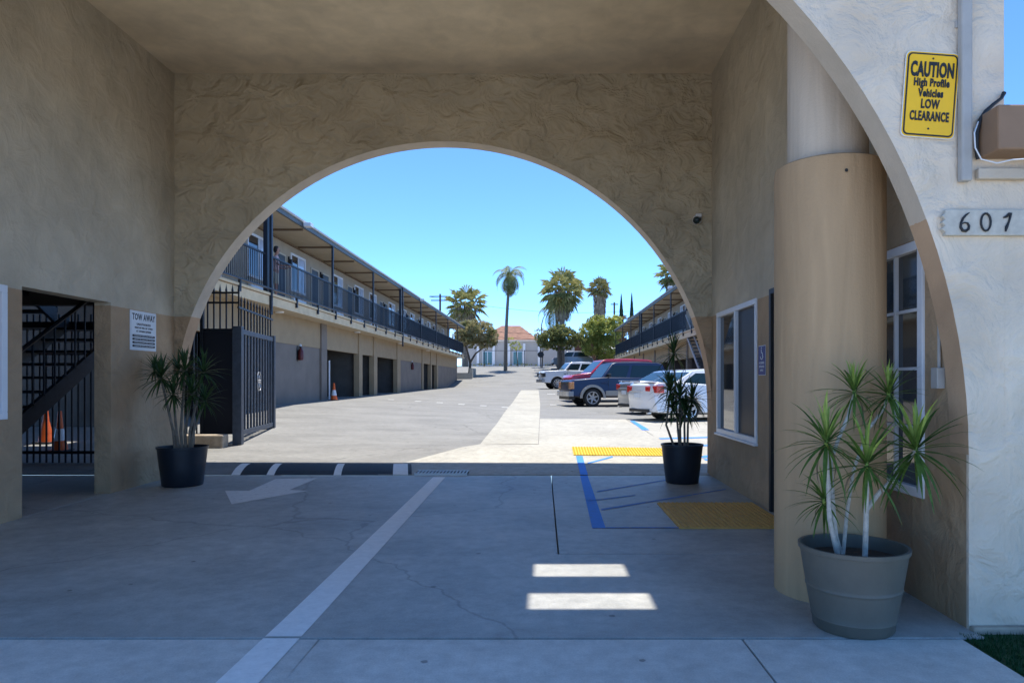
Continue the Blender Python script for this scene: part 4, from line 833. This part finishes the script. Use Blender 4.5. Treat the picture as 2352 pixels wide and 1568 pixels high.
car('blue_suv', 'two tone navy and taupe SUV parked nose out beside the silver sedans', 'SUV', (1.0, 30.0), R(14), False, suv)
red = dict(suv); red.update(paint='pred', zlift=0, flares=[], mirror='pred', extras=[('bumper', 'trim', (-.10, .10, -.9, .9, .42, .66)), ('grille', 'trim', (-.03, .05, -.6, .6, .72, 1.05)), ('headlight', 'clear', (-.04, .12, .64, .955, .80, 1.02))], top=[(.02,.50),(.0,.72),(.03,1.14),(.15,1.26),(1.25,1.40),(4.6,1.36),(4.72,1.1),(4.75,.5)], cabin=(1.0, 1.75, 4.0, 4.4, 1.36, 2.02, .88, .76))
car('red_suv', 'bright red SUV mostly hidden behind the navy one, only bonnet and pillar showing', 'SUV', (1.15, 33.7), R(13), False, red)
pick = dict(L=5.9, w=1.0, wheels=(1.02, 4.7), r=.41, zb=.44, shoulder=1.16, paint='pwhite', spokes=8, arch=1.18, mirror='trim', handle='trim',
  top=[(.02,.55),(.0,.8),(.03,1.15),(.14,1.27),(1.6,1.34),(3.75,1.28),(5.85,1.27),(5.9,1.2),(5.9,.55)], cabin=(1.5, 2.15, 3.62, 3.78, 1.28, 1.92, .90, .76), side_windows=[(0, .46), (.52, .97)], door_lines=[1.75, 2.75, 3.7],
  extras=[('bumper', 'psilver', (-.10, .10, -.95, .95, .46, .70)), ('grille', 'trim', (-.03, .05, -.58, .58, .74, 1.16)), ('headlight', 'trim', (-.04, .16, .60, .985, .86, 1.12)), ('tail_light', 'redlamp', (5.84, 5.92, .85, .985, .9, 1.2)), ('bed_floor', 'trim', (3.9, 5.8, -.85, .85, 1.20, 1.30))])
car('white_pickup', 'white crew cab pickup truck parked furthest down the lot', 'pickup truck', (-.12, 50.2), R(13), False, pick)
sed = dict(L=4.85, w=.91, wheels=(.92, 3.72), r=.335, zb=.24, shoulder=.86, paint='pwhite', spokes=5, arch=1.14, bulge=.14,
  top=[(.04,.30),(.0,.50),(.05,.68),(.25,.80),(1.35,.98),(4.0,1.14),(4.68,1.14),(4.80,1.08),(4.84,.76),(4.80,.50),(4.78,.30)], cabin=(1.25, 2.15, 3.35, 4.35, 1.0, 1.52, .80, .62), side_windows=[(.0, .44), (.48, .94)], door_lines=[1.6, 2.65, 3.5],
  extras=[('tail_light', 'redlamp', (4.56, 4.83, .60, .895, .84, 1.04)), ('tail_light_inner', 'redlamp', (4.84, 4.92, .40, .60, .88, 1.02)), ('number_plate', 'signw', (4.955, 4.985, -.17, .17, .68, .82)), ('rear_bumper_insert', 'trim', (4.86, 4.94, -.55, .55, .27, .36)), ('headlight', 'clear', (-.02, .3, .55, .88, .6, .74)),
          ('boot_spoiler', 'pwhite', (4.62, 4.84, -.7, .7, 1.14, 1.165)), ('chrome_strip', 'chrome', (4.95, 4.985, -.34, .34, .88, .905)), ('exhaust', 'chrome', (4.80, 4.93, .48, .58, .22, .28))])
car('white_sedan', 'white sedan parked nose in closest to the passage, red tail lights showing', 'car', (2.93, 20.75), R(21), True, sed)
sil = dict(sed); sil.update(paint='psilver'); sil['extras'] = [(a, ('psilver' if b == 'pwhite' else b), c_) for a, b, c_ in sed['extras']]
car('silver_sedan', 'silver grey sedan between the white sedan and the navy SUV', 'car', (2.95, 24.2), R(20), True, sil)
far = dict(red); far.update(paint='psilver')
t = car('grey_car', 'grey car parked on the far street behind the palm trunk', 'car', (1.2, 82), R(4), False, far)

# ------------------------------------------------------------ person on the balcony
def skinned(name, parent, joints, edges, rad, mt, sub=2, root=0):
    me = bpy.data.meshes.new(name); me.from_pydata(joints, edges, []); o = bpy.data.objects.new(name, me); C.objects.link(o); o.parent = parent
    sk = o.modifiers.new('skin', 'SKIN'); sk.use_smooth_shade = True
    for i, r_ in enumerate(rad):
        r_ = r_ if isinstance(r_, tuple) else (r_, r_); me.skin_vertices[0].data[i].radius = r_
    me.skin_vertices[0].data[root].use_root = True
    s_ = o.modifiers.new('sub', 'SUBSURF'); s_.levels = sub; s_.render_levels = sub
    me.materials.append(M[mt]); return o
pp = thing('person', (-8.80, 23.0, 4.2), 'person with black hair in a pale pink shirt leaning at the balcony rail', 'person', None, R(-20))
J = [(0,0,.92),(0,0,1.08),(0,.02,1.25),(0,.02,1.40),(0,.02,1.50),(0,.04,1.62),(-.09,0,.86),(-.10,.02,.48),(-.10,-.02,.08),(-.10,.10,.04),(.09,0,.86),(.10,.04,.48),(.10,0,.08),(.10,.12,.04),
     (-.17,.02,1.40),(-.22,.06,1.14),(-.19,.28,1.10),(-.18,.36,1.12),(.17,.02,1.40),(.23,.10,1.16),(.21,.32,1.14),(.20,.40,1.16)]
E = [(0,1),(1,2),(2,3),(3,4),(4,5),(0,6),(6,7),(7,8),(8,9),(0,10),(10,11),(11,12),(12,13),(3,14),(14,15),(15,16),(16,17),(3,18),(18,19),(19,20),(20,21)]
RR = [(.15,.11),(.14,.10),(.16,.11),(.13,.09),.055,.055,.085,.058,.042,.035,.085,.058,.042,.035,.055,.042,.034,.03,.055,.042,.034,.03]
body = skinned('body', pp, J, E, RR, 'skin')
sh_ = skinned('shirt', pp, [J[0][:2]+(.98,), J[1], J[2], (0,.02,1.43), J[14], (-.215,.05,1.20), J[18], (.225,.09,1.21)], [(0,1),(1,2),(2,3),(3,4),(4,5),(3,6),(6,7)], [(.175,.135),(.165,.125),(.18,.13),(.10,.08),.078,.066,.078,.066], 'shirt')
st_ = skinned('shorts', pp, [(0,0,1.0),(0,0,.92),(-.09,0,.84),(-.105,.02,.52),(.09,0,.84),(.105,.03,.52)], [(0,1),(1,2),(2,3),(1,4),(4,5)], [(.165,.125),(.165,.13),.115,.095,.115,.095], 'shorts')
m = MB(); m.lathe([(0,-.125),(.045,-.115),(.07,-.06),(.078,0),(.075,.06),(.05,.105),(0,.12)], (0,.05,1.66), 16); hd = m.build('head', 'skin', pp, local=True, smooth=True)
hd.data.transform(Matrix.Scale(1.0, 4)); 
m = MB(); m.lathe([(.05,-.10),(.084,-.05),(.09,.02),(.085,.07),(.055,.12),(0,.135)], (0,.02,1.68), 16); m.build('hair', 'hair', pp, local=True, smooth=True)
m = MB(); m.add([(-.015,.12,1.65),(.015,.12,1.65),(0,.15,1.64),(0,.125,1.69)], [(0,1,2),(0,2,3),(1,3,2)])
for s_ in (-.03, .03): m.lathe([(0,-.008),(.009,0),(0,.008)], (s_, .122, 1.68), 8)
m.box(-.022, .022, .118, .124, 1.60, 1.608); m.build('face_features', 'hair', hd, local=True)
m = MB()
for hx in (-.18, .20):
    for k in range(4): m.tube([(hx-.03+k*.02, .38 if hx < 0 else .42, 1.13), (hx-.032+k*.021, .44 if hx < 0 else .48, 1.125), (hx-.032+k*.021, .455 if hx < 0 else .495, 1.10)], .009, 6)
    m.tube([(hx+(.03 if hx < 0 else -.035), .36 if hx < 0 else .40, 1.12), (hx+(.055 if hx < 0 else -.06), .41 if hx < 0 else .45, 1.12)], .01, 6)
m.build('fingers', 'skin', body, local=True)
pp.rotation_euler = (0, 0, R(-75))
# a pale plastic chair on the balcony at the near bay
t = thing('balcony_chair', (-9.25, 19.4, 4.2), 'white slatted chair on the balcony left of the person', 'chair', None, R(-80))
m = MB(); m.box(-.24, .24, -.24, .24, .42, .45); m.build('seat', 'white', t, local=True, bevel=.01)
for k in range(5): m = MB(); m.box(-.22+k*.095, -.16+k*.095, -.26, -.235, .46, .95); m.build('back_slat', 'white', t, local=True)
for a in (-.22, .22):
    for b in (-.22, .22): m = MB(); m.box(a-.02, a+.02, b-.02, b+.02, 0, .42); m.build('leg', 'white', t, local=True)
# ------------------------------------------------------------ trees
def uvec(): 
    z = random.uniform(-1, 1); a = random.uniform(0, 2*math.pi); r_ = math.sqrt(1-z*z); return Vector((r_*math.cos(a), r_*math.sin(a), z))
def fanpalm(base, h, lean, rad, n, label, mt='palm', trunk_r=.25, skirt=None, droop=1.0, hi=85, lo=-55, skirt_r=None):
    t = thing('palm_tree', base, label, 'palm tree'); b = Vector(base); top = b+Vector((lean, 0, h))
    m = MB(); m.tube([b+Vector((lean*(k/5)**1.5, 0, h*k/5)) for k in range(6)], [trunk_r*(1.25-.4*k/5) for k in range(6)], 12); m.build('trunk', 'palmbark', t, smooth=True)
    m = MB(); md = MB()
    for i in range(n):
        u = (i+.5)/n; el = R(hi+(lo-hi)*u**.8+random.uniform(-8, 8)); az = i*2.39996+random.uniform(-.3, .3)
        d = Vector((math.cos(el)*math.cos(az), math.cos(el)*math.sin(az), math.sin(el)))
        pl = rad*random.uniform(.42, .58); fr = rad*random.uniform(.5, .62); tgt = md if u > .86 and mt != 'x' else m
        p1 = top+d*pl+Vector((0, 0, -.12*pl)); side = d.cross(Vector((0,0,1))).normalized() if abs(d.z) < .98 else Vector((1,0,0)); nrm = side.cross(d)
        q = side*.02; tgt.add([top+q, top-q, p1-q, p1+q], [(0,1,2,3)])
        nb = 13
        for k in range(nb):
            a = R(-95+190*k/(nb-1)); e = d*math.cos(a)+side*math.sin(a); e = (e+nrm*random.uniform(-.12, .12)).normalized()
            l_ = fr*(1-.25*abs(a)/1.6)*random.uniform(.85, 1.15); w_ = e.cross(nrm)*fr*.055
            mid = p1+e*l_*.6; tip = p1+e*l_+Vector((0, 0, -fr*.28*droop*random.uniform(.6, 1.4)))
            tgt.add([p1, mid+w_, tip, mid-w_], [(0,1,2),(0,2,3)])
    m.build('crown', mt, t, recalc=False); 
    if md.v: md.build('old_fronds', 'palmy', t, recalc=False)
    if skirt:
        m = MB(); n2 = int(340*skirt/3); sr = skirt_r or rad*.35
        for i in range(n2):
            z = random.random()**.8; a = random.uniform(0, 6.283); rr = trunk_r*.7+(sr-trunk_r*.7)*(1-z*.45)*random.uniform(.8, 1); p = top+Vector((math.cos(a)*rr, math.sin(a)*rr, -skirt*z*.86+.1)); s_ = Vector((-math.sin(a), math.cos(a), 0))*random.uniform(.04, .10)
            e = p+Vector((math.cos(a)*.10, math.sin(a)*.10, -random.uniform(.4, .9))); m.add([p+s_, p-s_, e-s_*1.6, e+s_*1.6], [(0,1,2,3)])
        m.build('skirt', 'thatch', t, recalc=False)
    return t
def featherpalm(base, h, lean, rad, n, label, mt='palmd', trunk_r=.15, hi=80, lo=-60, droop=1.0):
    t = thing('palm_tree', base, label, 'palm tree'); b = Vector(base); top = b+Vector((lean, 0, h))
    m = MB(); m.tube([b+Vector((lean*(k/6)**2, 0, h*k/6)) for k in range(7)], [trunk_r*(1.3-.45*k/6) for k in range(7)], 10); m.build('trunk', 'palmbark', t, smooth=True)
    m = MB()
    for i in range(n):
        u = (i+.5)/n; el = R(hi+(lo-hi)*u+random.uniform(-8, 8)); az = i*2.39996+random.uniform(-.25, .25); p = top.copy(); ns = 12; L_ = rad*random.uniform(.85, 1.1)
        for k in range(ns):
            d = Vector((math.cos(el)*math.cos(az), math.cos(el)*math.sin(az), math.sin(el))); side = Vector((-math.sin(az), math.cos(az), 0)); q = p+d*L_/ns
            m.add([p+side*.02, p-side*.02, q-side*.02, q+side*.02], [(0,1,2,3)])
            for sg in (-1, 1):
                for kk in (0, .5):
                    ll = L_*.24*math.sin(math.pi*min(.95, (k+kk+1.5)/(ns+1.5)))+.05; pp_ = p+(q-p)*kk; e = pp_+side*sg*ll*.8+d*ll*.5+Vector((0, 0, -ll*.45)); m.add([pp_, pp_+d*L_*.035, e], [(0,1,2)])
            p = q; el -= R(9+4*math.cos(el))*droop
    m.build('crown', mt, t, recalc=False); return t
def broadleaf(base, label, crown, n, mt, trunks, leaf=.16, name='tree', cat='tree', mixm=None):
    """crown: list of (centre, radii)"""
    t = thing(name, base, label, cat)
    for pts, r0, r1 in trunks: m = MB(); m.tube(pts, [r0+(r1-r0)*i/(len(pts)-1) for i in range(len(pts))], 9); m.build('trunk', 'bark', t, smooth=True)
    m = MB(); tot = sum(r_[0]*r_[1]*r_[2] for c_, r_ in crown)
    for c_, r_ in crown:
        c_ = Vector(c_); k = max(6, int(n*r_[0]*r_[1]*r_[2]/tot/26))
        for j in range(k):
            u = uvec()*random.uniform(.45, 1.0)**.5; p0 = c_+Vector((u.x*r_[0], u.y*r_[1], u.z*r_[2])); cs = random.uniform(.22, .5)*min(r_)*.55
            for i in range(26):
                p = p0+uvec()*cs*random.random()**.4; a = uvec(); b_ = a.cross(uvec()).normalized(); s_ = leaf*random.uniform(.6, 1.3); a = a*s_; b_ = b_*s_*.5
                m.add([p-a*.5, p+b_*.5, p+a*.5, p-b_*.5], [(0,1,2,3)])
    m.build('crown', mt, t, recalc=False); return t
def gp(u, D): x = (u-1245)/FP*D; return (x, D, zg(x, D))
def topz(v, D): return EYE+(875-v)/FP*D
b_ = gp(1069, 90); fanpalm(b_, topz(697, 90)-b_[2], 0, 2.9, 30, 'bushy fan palm rising behind the far end of the left wing', 'palm', .3, 4.5, skirt_r=1.7)
b_ = gp(1161, 80); featherpalm(b_, topz(632, 80)-b_[2], .5, 2.7, 34, 'tall thin lone palm with drooping fronds in front of the tiled house', 'palmd', .17, 85, -70, .95)
b_ = gp(1290, 78); fanpalm(b_, topz(662, 78)-b_[2], .1, 2.85, 38, 'biggest fan palm with two trunks in the middle of the far end', 'palm', .28, 3.5, skirt_r=.95, lo=-80)
b_ = gp(1284, 81); featherpalm(b_, topz(708, 81)-b_[2], -.4, 3.4, 13, 'lower palm with long arching fronds beside the biggest palm', 'palmd', .16, 60, -25, 1.1)
b_ = gp(1374, 98); fanpalm(b_, topz(662, 98)-b_[2], .2, 1.85, 40, 'stocky fan palm with a thick grey skirt above the lime bushes', 'palmy', .3, 8.0, skirt_r=.95, lo=-35)
b_ = gp(1550, 62); fanpalm(b_, topz(628, 62)-b_[2], 0, 1.7, 34, 'fan palm behind the roof of the right wing', 'palm', .28, 4, skirt_r=.85)
# cypresses
for u, v0, w_, lab in ((1427, 680, .50, 'left one of two pointed cypresses beyond the right wing'), (1451, 678, .48, 'right one of two pointed cypresses beyond the right wing')):
    D = 98; b_ = gp(u, D); t = thing('cypress_tree', b_, lab, 'tree', 'cypresses'); h = topz(v0, D)-b_[2]
    m = MB(); m.tube([b_, (b_[0], b_[1], b_[2]+h*.9)], [.14, .03], 7); m.build('trunk', 'bark', t)
    m = MB()
    for i in range(2600):
        f = random.random(); r_ = w_*1.5*(1-f)**.75*min(1, f*5+.3)*random.uniform(.6, 1); a = random.uniform(0, 6.283); p = Vector((b_[0]+r_*math.cos(a), b_[1]+r_*math.sin(a), b_[2]+.5+(h-.5)*f)); s_ = Vector((-math.sin(a), math.cos(a), 0))*.07
        m.add([p-s_, p+s_, p+Vector((.03*math.cos(a), .03*math.sin(a), random.uniform(.25, .45)))], [(0,1,2)])
    m.build('crown', 'cyp', t, recalc=False)
def P3(u, v, D): p = at(u, v, D); return (p.x, p.y, p.z)
D = 75; g = gp(1078, D)
broadleaf(g, 'wide flat topped tree with a forked trunk at the end of the left wing', [(P3(1080,770,D),(1.5,1.4,1.1)),(P3(1105,762,D),(1.6,1.5,1.2)),(P3(1068,757,D),(1.2,1.2,.9)),(P3(1128,775,D),(.85,1,1.0)),(P3(1092,750,D),(1.6,1.3,.8)),(P3(1058,778,D),(1.0,1.1,.9)),(P3(1115,785,D),(1.3,1.2,.8)),(P3(1088,788,D),(1.3,1.1,.6))], 24000, 'tree1',
   [([g, P3(1080,835,D), P3(1076,815,D), P3(1068,790,D)], .17, .07), ([P3(1080,832,D), P3(1092,812,D), P3(1108,800,D), P3(1120,785,D)], .12, .05)], .17)
D = 74; g = gp(1286, D)
broadleaf(g, 'round dark green tree in front of the biggest palm', [(P3(1268,775,D),(1.3,1.2,.95)),(P3(1300,775,D),(1.5,1.3,.9)),(P3(1325,780,D),(1.0,1,.7)),(P3(1285,762,D),(1.3,1.2,.8)),(P3(1250,783,D),(.9,.9,.8)),(P3(1290,792,D),(1.6,1.2,.6))], 20000, 'tree2',
   [([g, P3(1287,820,D), P3(1284,795,D), P3(1280,775,D)], .24, .12)], .17)
D = 80; g = gp(1372, D)
broadleaf(g, 'large lime green bush beside the far end of the right wing', [(P3(1360,765,D),(1.6,1.5,1.3)),(P3(1390,765,D),(1.8,1.5,1.5)),(P3(1378,745,D),(1.8,1.5,1.0)),(P3(1395,800,D),(1.6,1.5,1.5)),(P3(1360,795,D),(1.3,1.4,1.2)),(P3(1410,745,D),(1.2,1.2,1.0))], 30000, 'tree3',
   [([g, P3(1372,800,D), P3(1375,770,D)], .2, .1)], .2, 'bush', 'bush')
D = 83; g = gp(1430, D)
broadleaf(g, 'bush with orange blossom showing above the right wing roof', [(P3(1430,740,D),(1.3,1.2,.9)),(P3(1450,745,D),(1.4,1.2,.9)),(P3(1428,775,D),(1.5,1.4,1.4))], 6000, 'tree4', [([g, P3(1432,790,D)], .15, .08)], .18, 'bush', 'bush')
D = 86; g = gp(1190, D)
broadleaf(g, 'small yellowish street tree in front of the tiled house wall', [(P3(1185,795,D),(.8,.8,.6)),(P3(1175,783,D),(.6,.6,.5))], 1200, 'tree3', [([g, P3(1187,815,D), P3(1185,795,D)], .06, .03)], .14)
D = 84; g = gp(1245, D)
broadleaf(g, 'small pale green tree by the round street sign', [(P3(1243,770,D),(.9,.8,1.0)),(P3(1255,790,D),(.7,.7,.8))], 2600, 'tree1', [([g, P3(1247,810,D), P3(1247,785,D)], .08, .04)], .16)
for u, D, w_, lab in ((1345, 68, .55, 'low flowering plant behind the white pickup truck'), (1362, 66, .6, 'low green plant beside the right wing behind the pickup')):
    g = gp(u, D); broadleaf(g, lab, [((g[0], g[1], g[2]+.8), (w_, w_, .75))], 900, 'tree4' if u == 1345 else 'tree3', [], .14, 'shrub', 'shrub')
# ------------------------------------------------------------ far house, street things, poles
t = thing('tiled_house', (-2, 106, 3.6), 'low grey house with an orange hipped tile roof across the far street', 'house')
def hb(nm, mt, *r, par=None, bev=0): m = MB(); m.box(*r); return m.build(nm, mt, par or t, bevel=bev)
hx = lambda u, D=105: (u-1245)/FP*D
zt = topz(783, 105)
hb('wall', 'house', hx(1060), hx(1345), 105, 112, 3.3, zt)
hb('eave', 'white', hx(1100), hx(1250), 104.6, 105.2, zt-.02, zt+.18)
for u in (1098, 1134, 1169, 1204, 1238): hb('pillar', 'white', hx(u)-.18, hx(u)+.18, 104.75, 104.998, 3.3, zt-.4)
for a, b in ((1110, 1130), (1179, 1199)):
    f = hb('window', 'white', hx(a)-.1, hx(b)+.1, 104.9, 104.998, 3.9, 6.05); hb('pane', 'teal', hx(a), hx(b), 104.86, 104.898, 4.0, 5.95, par=f)
    hb('mullion', 'white', (hx(a)+hx(b))/2-.04, (hx(a)+hx(b))/2+.04, 104.83, 104.859, 4.0, 5.95, par=f)
m = MB(); x0, x1, y0, y1, z0, z1 = hx(1095), hx(1238), 104.4, 113, zt+.15, topz(748, 109); rx0, rx1, ry = x0+3.6, x1-3.0, 108.7
m.add([(x0,y0,z0),(x1,y0,z0),(x1,y1,z0),(x0,y1,z0),(rx0,ry,z1),(rx1,ry,z1)], [(0,1,5,4),(1,2,5),(2,3,4,5),(3,0,4),(0,3,2,1)]); rf = m.build('roof', 'terracotta', t)
for k in range(26):     # tile courses standing proud of the front slope
    f0 = k/26; f1 = (k+.75)/26; m = MB(); e = .05
    q = lambda f, xx: None
    ya, yb = y0+(ry-y0)*f0, y0+(ry-y0)*f1; za, zb_ = z0+(z1-z0)*f0, z0+(z1-z0)*f1
    xa0, xa1 = x0+(rx0-x0)*f0, x1+(rx1-x1)*f0; xb0, xb1 = x0+(rx0-x0)*f1, x1+(rx1-x1)*f1
    m.add([(xa0,ya,za+e),(xa1,ya,za+e),(xb1,yb,zb_+.01),(xb0,yb,zb_+.01),(xa0,ya,za-.02),(xa1,ya,za-.02)], [(0,1,2,3),(0,4,5,1)]); m.build('tile_course', 'terracotta', t, recalc=False)
m = MB(); m.box(hx(1320, 90), hx(1440, 90), 90, 90.3, 3.0, topz(775, 90)); o = m.build('garden_wall', 'maroon'); tag(o, 'dark red brown wall in the shade under the lime bush', 'wall')
m = MB(); m.box(hx(1240, 101), hx(1345, 101), 101, 101.3, 3.4, topz(795, 101)); o = m.build('street_wall', 'house'); tag(o, 'pale wall across the far street behind the round dark tree', 'wall')
# far pavement and planted strip
m = MB(); m.box(-60, 60, 100.2, 104.3, 3.3, 3.75); m.build('far_pavement', 'walk', kind='structure')
for k, u in enumerate((1100, 1125, 1160, 1195, 1218, 1262)):
    g = (hx(u, 100.5), 100.6, 3.7); broadleaf(g, ('low clipped hedge bush at the far kerb, %s' % ('leftmost of the row', 'second from the left', 'third from the left, at the thin palm', 'fourth from the left', 'fifth from the left', 'rightmost under the round tree')[k]), [((g[0], g[1], g[2]+.12), (1.0, .4, .3))], 500, 'tree2', [], .15, 'hedge_bush', 'hedge'); bpy.data.objects[-1]
t = thing('wire_fence', (hx(1112, 86), 86, 3.3), 'thin dark rail fence on posts along the far pavement', 'fence')
for u in (1112, 1161, 1205): hb('fence_post', 'black', hx(u, 86)-.05, hx(u, 86)+.05, 85.95, 86.05, 3.2, topz(804, 86))
hb('rail', 'black', hx(1112, 86), hx(1242, 86), 85.98, 86.02, topz(805, 86)-.03, topz(805, 86)+.02)
t = thing('street_sign', (hx(1242, 84), 84, 3.3), 'dark round back of a street sign on a post at the far kerb', 'sign')
hb('sign_post', 'black', hx(1242, 84)-.05, hx(1242, 84)+.05, 83.95, 84.05, 3.2, topz(795, 84))
m = MB(); m.lathe([(0, -.02), (.40, -.02), (.40, .02), (0, .02)], (hx(1242, 84), 83.93, topz(814, 84)), 8, axis='y'); m.build('sign_disc', 'black', t)
t = thing('street_lamp', gp(1243, 88), 'street lamp with a curved arm above the small pale tree', 'street lamp')
m = MB(); m.tube([P3(1243,830,88), P3(1243,770,88), P3(1244,745,88), P3(1248,730,88), P3(1255,719,88), P3(1264,713,88)], [.10,.09,.08,.07,.06,.05], 8); m.build('pole', 'pipe', t, smooth=True)
m = MB(); m.box(hx(1263, 88), hx(1270, 88), 87.9, 88.1, topz(714, 88), topz(712, 88)); m.build('lamp_head', 'pipe', t)
def upole(u, D, v0, label, arms):
    g = gp(u, D); t = thing('utility_pole', g, label, 'utility pole'); zt_ = topz(v0, D)
    m = MB(); m.tube([g, (g[0], g[1], zt_)], [.2, .14], 9); m.build('pole', 'bark', t, smooth=True)
    for v, hw in arms: m = MB(); m.box(g[0]-hw, g[0]+hw, D-.16, D-.04, topz(v, D)-.07, topz(v, D)+.07); m.build('crossarm', 'bark', t)
upole(1011, 100, 675, 'wooden utility pole with two crossarms beside the bushy palm', [(681, 1.5), (690, 1.3)]); upole(1411, 110, 694, 'thin utility pole left of the two cypresses', [(699, .6)])
for k, (v0, v1, lab) in enumerate(((681, 712, 'uppermost power line sagging across the sky behind the palms'), (744, 752, 'middle power line low over the tiled roof'), (757, 762, 'lowest power line crossing just above the tiled roof'))):
    a = P3(985, v0, 101); b = P3(1500, v1, 101); pts = [(a[0]+(b[0]-a[0])*i/12, 101, a[2]+(b[2]-a[2])*i/12-1.2*math.sin(math.pi*i/12)) for i in range(13)]
    m = MB(); m.tube(pts, .022, 5); o = m.build('power_line', 'wire'); tag(o, lab, 'power line')
# white and green awning beyond the right wing
t = thing('street_awning', (hx(1398, 88), 88, 3.4), 'small white and green awning by the far street next to the lime bush', 'awning')
m = MB(); x = hx(1398, 88); m.add([(x-1.0, 87.3, 5.5), (x+1.6, 87.3, 5.5), (x+1.6, 88.5, 6.2), (x-.6, 88.5, 6.2)], [(0,1,2,3)]); m.v += [(a, b, c-.06) for a, b, c in m.v]; m.f += [(7,6,5,4),(0,4,5,1),(1,5,6,2),(2,6,7,3),(3,7,4,0)]; m.m += [0]*5; m.build('canopy', 'white', t)
m = MB(); m.box(x-1.0, x+1.6, 87.24, 87.3, 5.15, 5.45); m.build('valance', 'cyp', t)
for dx in (-.9, 1.5): m = MB(); m.box(x+dx-.04, x+dx+.04, 87.3, 87.38, 3.3, 5.42); m.build('pole', 'pipe', t)
bpy.context.view_layer.update()
